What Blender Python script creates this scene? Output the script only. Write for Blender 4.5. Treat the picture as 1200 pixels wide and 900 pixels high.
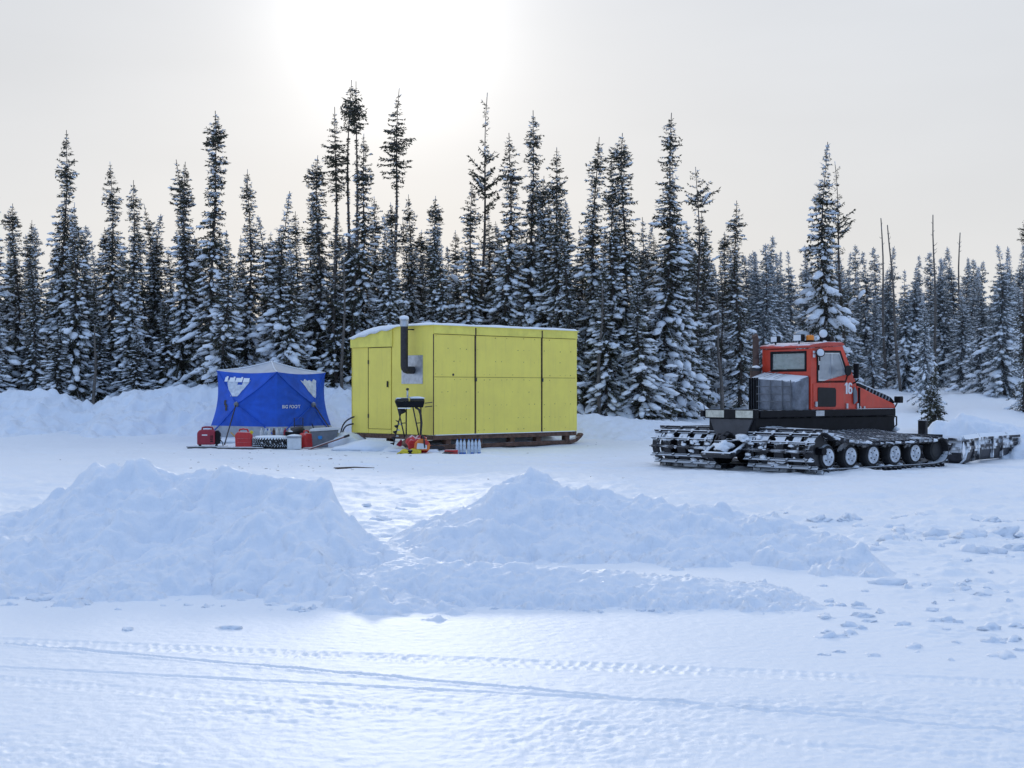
import bpy, bmesh, math, random
import numpy as np
from mathutils import Vector, Matrix, noise as mnoise

for o in list(bpy.data.objects):
    bpy.data.objects.remove(o)
SC = bpy.context.scene
COL = SC.collection
R = math.radians

# ------------------------------------------------------------------ camera
EYE, FPX, HOR = 1.45, 1667.0, 457.0
cam = bpy.data.cameras.new('camera')
cam.sensor_width = 36.0
cam.lens = 36.0 * FPX / 1200.0
cam.clip_start, cam.clip_end = 0.1, 20000
cam.dof.use_dof = True
cam.dof.focus_distance = 36.0
cam.dof.aperture_fstop = 11.0
camo = bpy.data.objects.new('camera', cam)
COL.objects.link(camo)
camo.location = (0, 0, EYE)
camo.rotation_euler = (R(90) + math.atan((HOR - 450) / FPX), 0, 0)
SC.camera = camo

# ------------------------------------------------------------------ world and sun
SUN_EL, SUN_AZ = R(14.8), R(-4.8)          # azimuth from +Y towards +X
sdir = Vector((math.sin(SUN_AZ) * math.cos(SUN_EL), math.cos(SUN_AZ) * math.cos(SUN_EL), math.sin(SUN_EL)))
world = bpy.data.worlds.new('World')
SC.world = world
world.use_nodes = True
nt = world.node_tree
nt.nodes.clear()
def wn(t, **k):
    n = nt.nodes.new(t)
    for a, b in k.items(): setattr(n, a, b)
    return n
L = nt.links.new
out = wn('ShaderNodeOutputWorld')
bg = wn('ShaderNodeBackground')
bg.inputs[1].default_value = 0.1
sky = wn('ShaderNodeTexSky', sky_type='NISHITA', sun_disc=False, sun_elevation=SUN_EL, sun_rotation=SUN_AZ)
sky.air_density, sky.dust_density, sky.ozone_density = 1.0, 1.5, 1.5
tc = wn('ShaderNodeTexCoord')
nrm = wn('ShaderNodeVectorMath', operation='NORMALIZE')
L(tc.outputs['Generated'], nrm.inputs[0])
dot = wn('ShaderNodeVectorMath', operation='DOT_PRODUCT')
L(nrm.outputs[0], dot.inputs[0]); dot.inputs[1].default_value = sdir
def math_node(op, a, b=None, clamp=False):
    n = wn('ShaderNodeMath', operation=op, use_clamp=clamp)
    for i, v in enumerate((a, b)):
        if v is None: continue
        if isinstance(v, (int, float)): n.inputs[i].default_value = v
        else: L(v, n.inputs[i])
    return n.outputs[0]
cosp = math_node('MAXIMUM', dot.outputs['Value'], 0.0)
g1 = math_node('MULTIPLY', math_node('POWER', cosp, 420.0), 4.2)
g2 = math_node('MULTIPLY', math_node('POWER', cosp, 90.0), .55)
glow = math_node('ADD', g1, g2)
sep = wn('ShaderNodeSeparateXYZ'); L(nrm.outputs[0], sep.inputs[0])
elev = math_node('MAXIMUM', sep.outputs['Z'], 0.0)
ramp = wn('ShaderNodeValToRGB')              # thin high cloud: white low down, blue showing through overhead
L(elev, ramp.inputs[0])
e = ramp.color_ramp.elements
e[0].position, e[0].color = 0.0, (0.692, 0.688, 0.682, 1)
e[1].position, e[1].color = 1.0, (0.74, 0.83, 1.0, 1)
m1 = ramp.color_ramp.elements.new(0.25); m1.color = (0.65, 0.675, 0.715, 1)
m2 = ramp.color_ramp.elements.new(0.55); m2.color = (0.68, 0.75, 0.90, 1)
cn = wn('ShaderNodeTexNoise'); cn.inputs['Scale'].default_value = 2.2; cn.inputs['Detail'].default_value = 4
cmap = wn('ShaderNodeMapping'); cmap.inputs['Scale'].default_value = (1, 1, 3.5)
L(nrm.outputs[0], cmap.inputs[0]); L(cmap.outputs[0], cn.inputs[0])
cmr = wn('ShaderNodeMapRange'); L(cn.outputs[0], cmr.inputs[0])
cmr.inputs['From Min'].default_value, cmr.inputs['From Max'].default_value = 0.3, 0.7
cmr.inputs['To Min'].default_value, cmr.inputs['To Max'].default_value = 9.3, 10.3
half = math_node('MULTIPLY_ADD', dot.outputs['Value'], 0.5); half.node.inputs[2].default_value = 0.5   # the cloud veil is brighter on the sun's side
tint = wn('ShaderNodeValToRGB'); L(half, tint.inputs[0])      # away from the sun the veil thins and the blue shows
te = tint.color_ramp.elements
te[0].position, te[0].color = 0.0, (0.36, 0.58, 0.97, 1)
te[1].position, te[1].color = 0.80, (1.0, 1.0, 1.0, 1)
tm1 = te.new(0.36); tm1.color = (0.58, 0.76, 1.0, 1)
tmul = wn('ShaderNodeVectorMath', operation='MULTIPLY'); L(ramp.outputs[0], tmul.inputs[0]); L(tint.outputs[0], tmul.inputs[1])
veil = wn('ShaderNodeVectorMath', operation='SCALE'); L(tmul.outputs[0], veil.inputs[0]); L(cmr.outputs[0], veil.inputs['Scale'])
mix = wn('ShaderNodeMix', data_type='RGBA'); mix.inputs['Factor'].default_value = 0.97
L(sky.outputs[0], mix.inputs['A']); L(veil.outputs[0], mix.inputs['B'])
gcol = wn('ShaderNodeVectorMath', operation='SCALE'); gcol.inputs[0].default_value = (1.0, 0.985, 0.96); L(glow, gcol.inputs['Scale'])
add = wn('ShaderNodeVectorMath', operation='ADD'); L(mix.outputs['Result'], add.inputs[0]); L(gcol.outputs[0], add.inputs[1])
L(add.outputs[0], bg.inputs[0]); L(bg.outputs[0], out.inputs[0])

sun = bpy.data.lights.new('sun', 'SUN')
sun.energy, sun.angle, sun.color = 0.65, R(8.0), (1.0, 0.93, 0.82)
suno = bpy.data.objects.new('sun', sun); COL.objects.link(suno)
suno.rotation_euler = (-sdir).to_track_quat('-Z', 'Y').to_euler()
suno.location = sdir * 60
SC.view_settings.view_transform = 'Standard'
SC.view_settings.look = 'None'
SC.view_settings.exposure = 0.14
SC.view_settings.gamma = 1.0

# ------------------------------------------------------------------ helpers
def at(px, py, Y):
    return Vector(((px - 600) / FPX * Y, Y, EYE - (py - HOR) / FPX * Y))

class MB:
    def __init__(s): s.v, s.f = [], []
    def add(s, vs, fs):
        n = len(s.v); s.v += [tuple(p) for p in vs]; s.f += [tuple(i + n for i in f) for f in fs]; return s
    def box(s, c, d, rot=None):
        x, y, z = d[0] / 2, d[1] / 2, d[2] / 2
        vs = [Vector(p) for p in ((-x,-y,-z),(x,-y,-z),(x,y,-z),(-x,y,-z),(-x,-y,z),(x,-y,z),(x,y,z),(-x,y,z))]
        if rot is not None:
            m = rot if isinstance(rot, Matrix) else Matrix.Rotation(rot[2], 3, 'Z') @ Matrix.Rotation(rot[1], 3, 'Y') @ Matrix.Rotation(rot[0], 3, 'X')
            vs = [m @ p for p in vs]
        return s.add([p + Vector(c) for p in vs], [(3,2,1,0),(4,5,6,7),(0,1,5,4),(1,2,6,5),(2,3,7,6),(3,0,4,7)])
    def span(s, a, b):
        return s.box([(a[i] + b[i]) / 2 for i in range(3)], [abs(b[i] - a[i]) for i in range(3)])
    def tube(s, pts, rad, seg=8, cap=True):
        pts = [Vector(p) for p in pts]; n = len(pts)
        rads = rad if isinstance(rad, (list, tuple)) else [rad] * n
        rings = []; prev = None
        for i, p in enumerate(pts):
            t = (pts[min(i + 1, n - 1)] - pts[max(i - 1, 0)]).normalized()
            if prev is None:
                a = Vector((0, 0, 1)) if abs(t.z) < .9 else Vector((1, 0, 0))
                u = t.cross(a).normalized()
            else:
                u = (prev - t * prev.dot(t)).normalized()
            prev = u; w = t.cross(u)
            rings.append([p + (u * math.cos(2 * math.pi * k / seg) + w * math.sin(2 * math.pi * k / seg)) * rads[i] for k in range(seg)])
        vs = [q for r in rings for q in r]; fs = []
        for i in range(n - 1):
            for k in range(seg):
                a, b = i * seg + k, i * seg + (k + 1) % seg
                fs.append((a, b, b + seg, a + seg))
        if cap:
            fs.append(tuple(range(seg - 1, -1, -1))); fs.append(tuple(range((n - 1) * seg, n * seg)))
        return s.add(vs, fs)
    def cyl(s, a, b, r, r2=None, seg=16):
        return s.tube([a, b], [r, r if r2 is None else r2], seg)
    def prism(s, poly, h0, h1, m=lambda p, h: (p[0], p[1], h)):
        n = len(poly)
        vs = [m(p, h0) for p in poly] + [m(p, h1) for p in poly]
        fs = [tuple(range(n - 1, -1, -1)), tuple(range(n, 2 * n))] + [(i, (i + 1) % n, (i + 1) % n + n, i + n) for i in range(n)]
        return s.add(vs, fs)
    def ring(s, outer, inner, h0, h1, m):
        n = len(outer)
        vs = [m(p, h0) for p in outer] + [m(p, h0) for p in inner] + [m(p, h1) for p in outer] + [m(p, h1) for p in inner]
        fs = []
        for i in range(n):
            j = (i + 1) % n
            fs += [(i, i + n, j + n, j), (i + 2*n, j + 2*n, j + 3*n, i + 3*n), (i, j, j + 2*n, i + 2*n), (i + n, i + 3*n, j + 3*n, j + n)]
        return s.add(vs, fs)
    def lathe(s, prof, seg=20, o=(0, 0, 0), axis='z'):
        o = Vector(o); vs = []
        for r, h in prof:
            for k in range(seg):
                a = 2 * math.pi * k / seg
                p = {'z': (r*math.cos(a), r*math.sin(a), h), 'y': (r*math.cos(a), h, r*math.sin(a)), 'x': (h, r*math.cos(a), r*math.sin(a))}[axis]
                vs.append(o + Vector(p))
        n = len(prof); fs = []
        for i in range(n - 1):
            for k in range(seg):
                a, b = i * seg + k, i * seg + (k + 1) % seg
                fs.append((a, b, b + seg, a + seg))
        fs.append(tuple(range(seg))); fs.append(tuple(range((n - 1) * seg, n * seg)))
        return s.add(vs, fs)
    def blob(s, c, d, seed=0, amp=.25, rot=0.0, sub=2):
        vs, fs = ICO[sub]
        c = Vector(c); o = []
        cr, sr = math.cos(rot), math.sin(rot)
        for p in vs:
            k = 1 + amp * mnoise.noise(Vector(p) * 1.4 + Vector((seed * 7.3, seed * 3.1, seed)))*1.6 + amp * .5 * mnoise.noise(Vector(p) * 3.4 + Vector((seed, seed * 5.7, 2)))
            x, y, z = p[0] * k * d[0], p[1] * k * d[1], p[2] * k * d[2]
            o.append(c + Vector((x * cr - y * sr, x * sr + y * cr, z)))
        return s.add(o, fs)
    def mesh(s, name, smooth=False):
        me = bpy.data.meshes.new(name)
        me.from_pydata(s.v, [], s.f)
        bm = bmesh.new(); bm.from_mesh(me); bmesh.ops.recalc_face_normals(bm, faces=bm.faces); bm.to_mesh(me); bm.free()
        if smooth:
            me.polygons.foreach_set('use_smooth', [True] * len(me.polygons))
            if smooth is not True:
                me.set_sharp_from_angle(angle=R(smooth))
        me.update()
        return me

def ico_data(sub):
    bm = bmesh.new(); bmesh.ops.create_icosphere(bm, subdivisions=sub, radius=1)
    v = [tuple(p.co) for p in bm.verts]; f = [tuple(q.index for q in p.verts) for p in bm.faces]
    bm.free(); return v, f
ICO = {k: ico_data(k) for k in (1, 2, 3)}

def obj(name, mb, mat, parent=None, smooth=False, bevel=0.0, loc=None, rotz=0.0):
    me = mb.mesh(name, smooth) if isinstance(mb, MB) else mb
    if mat is not None:
        me.materials.clear(); me.materials.append(mat)
    o = bpy.data.objects.new(name, me); COL.objects.link(o)
    if parent: o.parent = parent
    if loc is not None: o.location = loc
    if rotz: o.rotation_euler = (0, 0, rotz)
    if bevel:
        b = o.modifiers.new('bevel', 'BEVEL'); b.width = bevel; b.segments = 2; b.limit_method = 'ANGLE'; b.angle_limit = R(40)
    return o
def tag(o, label, cat, group=None, kind=None):
    if label: o['label'] = label
    if cat: o['category'] = cat
    if group: o['group'] = group
    if kind: o['kind'] = kind
    return o
def thing(name, label, cat, loc=(0, 0, 0), rotz=0.0, group=None):
    o = bpy.data.objects.new(name, None); COL.objects.link(o)
    o.location = loc; o.rotation_euler = (0, 0, rotz); o.empty_display_size = .2
    return tag(o, label, cat, group)
def copy_tree(o, parent=None):
    c = o.copy(); COL.objects.link(c); c.parent = parent
    for ch in list(o.children): copy_tree(ch, c)
    return c
def text_mesh(txt, size, bold=0.0):
    cu = bpy.data.curves.new('lettering', 'FONT'); cu.body = txt; cu.size = size; cu.offset = bold; cu.extrude = 0.0; cu.align_x = 'CENTER'; cu.align_y = 'CENTER'
    o = bpy.data.objects.new('lettering', cu); COL.objects.link(o)
    bpy.context.view_layer.update()
    me = bpy.data.meshes.new_from_object(o.evaluated_get(bpy.context.evaluated_depsgraph_get()))
    bpy.data.objects.remove(o)
    return me

# ------------------------------------------------------------------ materials
MATS = {}
def mat(name, col, rough=.6, metal=0.0, var=.12, vscale=6.0, bump=.0, bscale=40.0, dust=0.0, dust_lo=.45, col2=None, spec=.5, dscale=5.0, sss=0.0, streak=0.0):
    if name in MATS: return MATS[name]
    m = bpy.data.materials.new(name); m.use_nodes = True
    t = m.node_tree; N, K = t.nodes, t.links.new
    b = N['Principled BSDF']
    b.inputs['Roughness'].default_value = rough; b.inputs['Metallic'].default_value = metal
    b.inputs['Specular IOR Level'].default_value = spec
    tc = N.new('ShaderNodeTexCoord')
    nz = N.new('ShaderNodeTexNoise'); nz.inputs['Scale'].default_value = vscale; nz.inputs['Detail'].default_value = 6; nz.inputs['Roughness'].default_value = .65
    K(tc.outputs['Object'], nz.inputs['Vector'])
    r = N.new('ShaderNodeValToRGB'); K(nz.outputs[0], r.inputs[0])
    c2 = col2 or tuple(c * (1 - var * 2) for c in col)
    r.color_ramp.elements[0].position, r.color_ramp.elements[1].position = .36, .62
    r.color_ramp.elements[0].color = (*c2, 1); r.color_ramp.elements[1].color = (*[min(1, c * (1 + var * .3)) for c in col], 1)
    c_out = r.outputs[0]
    if streak > 0:                                   # old run marks and grime
        mp = N.new('ShaderNodeMapping'); mp.inputs['Scale'].default_value = (7, 7, .55); K(tc.outputs['Object'], mp.inputs[0])
        sn = N.new('ShaderNodeTexNoise'); sn.inputs['Scale'].default_value = 1.6; sn.inputs['Detail'].default_value = 6; sn.inputs['Roughness'].default_value = .7; K(mp.outputs[0], sn.inputs['Vector'])
        sr = N.new('ShaderNodeMapRange'); K(sn.outputs[0], sr.inputs[0]); sr.inputs['From Min'].default_value, sr.inputs['From Max'].default_value = .52, .75; sr.inputs['To Max'].default_value = streak
        sm = N.new('ShaderNodeMix'); sm.data_type = 'RGBA'; K(sr.outputs[0], sm.inputs['Factor']); K(c_out, sm.inputs['A']); sm.inputs['B'].default_value = (.24, .19, .12, 1)
        c_out = sm.outputs['Result']
    if dust > 0:
        ge = N.new('ShaderNodeNewGeometry'); sx = N.new('ShaderNodeSeparateXYZ'); K(ge.outputs['Normal'], sx.inputs[0])
        dn = N.new('ShaderNodeTexNoise'); dn.inputs['Scale'].default_value = dscale; dn.inputs['Detail'].default_value = 5
        K(ge.outputs['Position'], dn.inputs['Vector'])
        ad = N.new('ShaderNodeMath'); ad.operation = 'MULTIPLY_ADD'; K(dn.outputs[0], ad.inputs[0]); ad.inputs[1].default_value = 1.6; K(sx.outputs[2], ad.inputs[2])
        mr = N.new('ShaderNodeMapRange'); K(ad.outputs[0], mr.inputs[0])
        mr.inputs['From Min'].default_value = dust_lo + .8; mr.inputs['From Max'].default_value = dust_lo + 1.0
        mr.inputs['To Max'].default_value = dust
        mx = N.new('ShaderNodeMix'); mx.data_type = 'RGBA'; K(mr.outputs[0], mx.inputs['Factor']); K(c_out, mx.inputs['A']); mx.inputs['B'].default_value = (.84, .87, .91, 1)
        c_out = mx.outputs['Result']
        rm = N.new('ShaderNodeMapRange'); K(mr.outputs[0], rm.inputs[0]); rm.inputs['To Min'].default_value = rough; rm.inputs['To Max'].default_value = .8
        K(rm.outputs[0], b.inputs['Roughness'])
        if metal > 0:
            mm = N.new('ShaderNodeMapRange'); K(mr.outputs[0], mm.inputs[0]); mm.inputs['To Min'].default_value = metal; mm.inputs['To Max'].default_value = 0
            K(mm.outputs[0], b.inputs['Metallic'])
    K(c_out, b.inputs['Base Color'])
    if bump > 0:
        bn = N.new('ShaderNodeTexNoise'); bn.inputs['Scale'].default_value = bscale; bn.inputs['Detail'].default_value = 5
        K(tc.outputs['Object'], bn.inputs['Vector'])
        bp = N.new('ShaderNodeBump'); bp.inputs['Strength'].default_value = bump; bp.inputs['Distance'].default_value = .02
        K(bn.outputs[0], bp.inputs['Height']); K(bp.outputs[0], b.inputs['Normal'])
    if sss > 0:
        b.inputs['Subsurface Weight'].default_value = sss; b.inputs['Subsurface Radius'].default_value = (.02, .04, .06); b.inputs['Subsurface Scale'].default_value = .5
    MATS[name] = m
    return m
def glass(name, tint, frost=.0, gloss=.2):
    m = bpy.data.materials.new(name); m.use_nodes = True
    t = m.node_tree; t.nodes.clear(); N, K = t.nodes, t.links.new
    o = N.new('ShaderNodeOutputMaterial'); tr = N.new('ShaderNodeBsdfTransparent'); tr.inputs[0].default_value = (*tint, 1)
    gl = N.new('ShaderNodeBsdfGlossy'); gl.inputs['Roughness'].default_value = .05
    df = N.new('ShaderNodeBsdfTranslucent'); df.inputs[0].default_value = (.8, .83, .86, 1)
    d2 = N.new('ShaderNodeBsdfDiffuse'); d2.inputs[0].default_value = (.8, .83, .86, 1)
    a0 = N.new('ShaderNodeMixShader'); a0.inputs[0].default_value = .5; K(df.outputs[0], a0.inputs[1]); K(d2.outputs[0], a0.inputs[2])
    nz = N.new('ShaderNodeTexNoise'); nz.inputs['Scale'].default_value = 4
    mr = N.new('ShaderNodeMapRange'); K(nz.outputs[0], mr.inputs[0]); mr.inputs['To Min'].default_value = max(0, frost - .25); mr.inputs['To Max'].default_value = min(1, frost + .25)
    a = N.new('ShaderNodeMixShader'); K(mr.outputs[0], a.inputs[0]); K(tr.outputs[0], a.inputs[1]); K(a0.outputs[0], a.inputs[2])
    fr = N.new('ShaderNodeFresnel'); fr.inputs[0].default_value = 1.5
    ad = N.new('ShaderNodeMath'); ad.operation = 'ADD'; K(fr.outputs[0], ad.inputs[0]); ad.inputs[1].default_value = gloss * .3
    b = N.new('ShaderNodeMixShader'); K(ad.outputs[0], b.inputs[0]); K(a.outputs[0], b.inputs[1]); K(gl.outputs[0], b.inputs[2])
    K(b.outputs[0], o.inputs[0])
    return m
def snow_mat(name, b1=.5, s1=26.0, b2=.35, s2=140.0, dist=.03, col=(.86, .885, .92)):
    m = bpy.data.materials.new(name); m.use_nodes = True
    t = m.node_tree; N, K = t.nodes, t.links.new
    b = N['Principled BSDF']; b.inputs['Roughness'].default_value = .55; b.inputs['Specular IOR Level'].default_value = .35
    ge = N.new('ShaderNodeNewGeometry')
    def noise(s, d=5):
        n = N.new('ShaderNodeTexNoise'); n.inputs['Scale'].default_value = s; n.inputs['Detail'].default_value = d; K(ge.outputs['Position'], n.inputs['Vector']); return n
    n0 = noise(.6, 4)
    r = N.new('ShaderNodeValToRGB'); K(n0.outputs[0], r.inputs[0])
    r.color_ramp.elements[0].position, r.color_ramp.elements[1].position = .3, .7
    r.color_ramp.elements[0].color = (col[0] * .965, col[1] * .972, col[2] * .98, 1); r.color_ramp.elements[1].color = (*col, 1)
    K(r.outputs[0], b.inputs['Base Color'])
    n1, n2 = noise(s1, 6), noise(s2, 3)
    bp = N.new('ShaderNodeBump'); bp.inputs['Strength'].default_value = b1; bp.inputs['Distance'].default_value = dist; K(n1.outputs[0], bp.inputs['Height'])
    bq = N.new('ShaderNodeBump'); bq.inputs['Strength'].default_value = b2; bq.inputs['Distance'].default_value = dist * .25; K(n2.outputs[0], bq.inputs['Height']); K(bp.outputs[0], bq.inputs['Normal'])
    K(bq.outputs[0], b.inputs['Normal'])
    return m
M_SNOW = snow_mat('snow_packed', .3, 22, .35, 120, .02)
M_PILE = snow_mat('snow_ploughed', .45, 14, .3, 60, .03, (.80, .838, .895))  # darker, bluer than packed snow: part of the mounds' shade is in this colour
M_TSNOW = snow_mat('snow_on_branches', .4, 9, .2, 40, .03, (.88, .90, .93))

# ------------------------------------------------------------------ terrain functions
def _hash(ix, iy, seed):
    h = (ix.astype(np.int64) * 374761393 + iy.astype(np.int64) * 668265263 + seed * 974711) & 0xFFFFFFFF
    h = ((h ^ (h >> 13)) * 1274126177) & 0xFFFFFFFF
    h = ((h ^ (h >> 16)) * 2246822519) & 0xFFFFFFFF
    return ((h ^ (h >> 15)) & 0xFFFFFF) / float(0x1000000)
def gnoise(x, y, seed=0):
    ix, iy = np.floor(x), np.floor(y); fx, fy = x - ix, y - iy
    u, v = fx*fx*fx*(fx*(fx*6-15)+10), fy*fy*fy*(fy*(fy*6-15)+10)
    def g(dx, dy):
        a = _hash(ix + dx, iy + dy, seed) * 6.2831853
        return np.cos(a) * (fx - dx) + np.sin(a) * (fy - dy)
    a, b, c, d = g(0, 0), g(1, 0), g(0, 1), g(1, 1)
    return ((a + (b - a) * u) + ((c + (d - c) * u) - (a + (b - a) * u)) * v) * 1.4
def fbm(x, y, octv=4, seed=0, gain=.5):
    s, a = 0, 1.0
    for k in range(octv):
        s = s + a * gnoise(x * 2.03 ** k + 13.7 * k, y * 2.03 ** k - 7.1 * k, seed + k); a *= gain
    return s
def clods(x, y, cell, seed, prob=.6, rmin=.15, rmax=.5, flat=.7):
    gx, gy = np.floor(x / cell), np.floor(y / cell); best = np.zeros_like(x)
    for dx in (-1, 0, 1):
        for dy in (-1, 0, 1):
            cx, cy = gx + dx, gy + dy
            on = _hash(cx, cy, seed + 3) < prob
            r = cell * (rmin + (rmax - rmin) * _hash(cx, cy, seed + 4) ** 2)
            px, py = (cx + _hash(cx, cy, seed)) * cell, (cy + _hash(cx, cy, seed + 1)) * cell
            d2 = ((x - px) ** 2 + (y - py) ** 2) / (r * r)
            best = np.maximum(best, np.where(on, np.sqrt(np.maximum(0, 1 - d2)) * r * flat, 0))
    return best
def sstep(a, b, x):
    t = np.clip((x - a) / (b - a), 0, 1); return t * t * (3 - 2 * t)
def macro(X, Y):
    X, Y = np.asarray(X, float), np.asarray(Y, float)
    z = 1.5 * sstep(36, 57, Y) + .004 * np.maximum(Y - 60, 0) * (Y < 4000)
    z = z + .16 * np.exp(-(((X + 6.4) / 2.2) ** 2 + ((Y - 39.4) / 2.0) ** 2) ** 2)
    z = z + .22 * sstep(50, 60, Y) * gnoise(X / 9, Y / 9, 5) + .25 * sstep(46, 60, Y) * np.exp(-((X - 8.5) / 3.5) ** 2)
    return z
def gz(x, y): return float(macro(np.array([x]), np.array([y]))[0])
def track(X, Y, x0, y0, x1, y1, w, depth, tread=True, wob=.05):
    t = (X - x0) / (x1 - x0)
    yc = y0 + (y1 - y0) * t + wob * gnoise(X * .35, X * 0 + 3.3, 21)
    d = (Y - yc)
    inside = sstep(w * .5 + .015, w * .5 - .015, np.abs(d))
    rim = np.exp(-((np.abs(d) - w * .5 - .02) / .02) ** 2)
    p = 0.0
    if tread:
        ph = X / .062 + .5 * (d > 0) + .35 * gnoise(X * 5, Y * 5, 36)
        p = np.clip(np.sin(ph * 6.283) * 1.5, 0, 1) * sstep(.012, .03, np.abs(d)) * depth * 1.4 * (.35 + .65 * sstep(-.35, .25, gnoise(X * 2.2, Y * 2.2, 31) + .7 * gnoise(X * 14, Y * 14, 32)))
    return -inside * (depth - p) + rim * depth * .6 * (.6 + .5 * gnoise(X * 6, Y * 6, 33))
def ground_z(X, Y):
    z = macro(X, Y)
    near = sstep(40, 5, Y)
    wx = X + .2 * gnoise(X * .8, Y * .8, 9)
    z = z + (.035 * sstep(7, 14, Y) * gnoise(X * .25, Y * .35, 1) + .018 * (.08 + .92 * sstep(7, 12, Y)) * gnoise(X * .8, Y * 1.3, 2)) * sstep(60, 20, np.abs(X) + Y * .5)
    crust = sstep(7.4, 6.6, Y + .35 * gnoise(X * .5, Y * .5, 71)) + .3 * sstep(8.6, 7.4, Y)
    z = z + crust * (.35 + .9 * sstep(-.35, .5, gnoise(X * .7, Y * 1.6, 49))) * (.0035 * fbm(wx * 3.0, Y * 6.0, 3, 41) + .0045 * fbm(wx * 13, Y * 17, 4, 44, .68) + .010 * np.maximum(0, gnoise(wx * 1.9, Y * 6, 46) - .40) + .20 * clods(wx, Y * 1.5, .15, 47, .16, .06, .34, .5))
    z = z + .0030 * fbm(X * 11, Y * 16, 4, 48, .6) * sstep(16, 6, Y)
    churn = sstep(12.3, 14.0, Y) * sstep(33, 18, Y)
    z = z + churn * (.06 * fbm(X * 1.1, Y * 1.1, 6, 51, .6) + .5 * clods(X, Y, .30, 55, .35, .08, .4, .6))
    rt = sstep(1.9, 3.2, X - .16 * (Y - 9)) * sstep(7.8, 8.6, Y) * sstep(16, 13, Y)
    z = z + rt * (.05 * np.maximum(0, fbm(X * 1.6, Y * 2.4, 5, 61, .6)) + .8 * clods(X + .05 * gnoise(X * 9, Y * 9, 66), Y * 1.2, .33, 65, .30, .1, .40, .5) + .6 * clods(X, Y, .12, 67, .25, .1, .45, .6))
    yard = sstep(22, 28, Y) * sstep(44, 38, Y)
    z = z + yard * (.022 * fbm(X * .9, Y * .6, 6, 75, .6) + .35 * clods(X, Y, .5, 78, .18, .08, .3, .5))
    z = z + sstep(38, 46, Y) * sstep(90, 60, Y) * .17 * fbm(X * .5, Y * .5, 4, 81)
    z = z + track(X, Y, -2.97, 8.22, 2.54, 7.0, .22, .0065, True, .008) + track(X, Y, -2.95, 8.15, 2.16, 6.02, .03, .020, False, .008) \
          + track(X, Y, -2.7, 7.45, 1.0, 6.55, .03, .010, False, .01) + track(X, Y, -2.6, 7.15, 1.9, 5.6, .16, .004)
    for k in range(4):   # old runner and tyre lines across the yard
        z = z + track(X, Y, -12, 30.6 + k * 1.35, 9, 24.5 + k * 2.2, .3, .035, False, .6)
    return z

def grid_object(name, X, Y, Z, m, keep=None):
    nr, ncl = X.shape
    idx = np.arange(nr * ncl).reshape(nr, ncl)
    q = np.stack([idx[:-1, :-1], idx[:-1, 1:], idx[1:, 1:], idx[1:, :-1]], -1).reshape(-1, 4)
    co = np.stack([X, Y, Z], -1).reshape(-1, 3)
    if keep is not None:
        k = keep.reshape(-1); q = q[k[q].any(1)]
        used = np.unique(q); mp = np.zeros(len(co), int); mp[used] = np.arange(len(used)); co = co[used]; q = mp[q]
    me = bpy.data.meshes.new(name)
    me.vertices.add(len(co)); me.vertices.foreach_set('co', co.astype(np.float32).ravel())
    me.loops.add(q.size); me.loops.foreach_set('vertex_index', q.astype(np.int32).ravel())
    me.polygons.add(len(q)); me.polygons.foreach_set('loop_start', np.arange(0, q.size, 4, dtype=np.int32))
    me.polygons.foreach_set('use_smooth', np.ones(len(q), bool))
    me.update(calc_edges=True); me.validate()
    me.materials.append(m)
    o = bpy.data.objects.new(name, me); COL.objects.link(o); o['kind'] = 'structure'
    return o

# ------------------------------------------------------------------ the ground: one polar sheet reaching the horizon
def seg(a, b, n): return np.linspace(a, b, n, endpoint=False)
rr = np.concatenate([[.3], seg(.8, 4.6, 14), seg(4.6, 9.3, 270), seg(9.3, 16, 190), seg(16, 30, 190), seg(30, 46, 110), seg(46, 90, 50), np.geomspace(90, 9000, 22)])
fr = R(25)
th = np.concatenate([seg(-math.pi, -fr, 26), seg(-fr, fr, 560), np.linspace(fr, math.pi, 27)])
RR, TH = np.meshgrid(rr, th, indexing='ij')
GX, GY = RR * np.sin(TH), RR * np.cos(TH)
grid_object('snow_ground', GX, GY, ground_z(GX, GY), M_SNOW)

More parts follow.
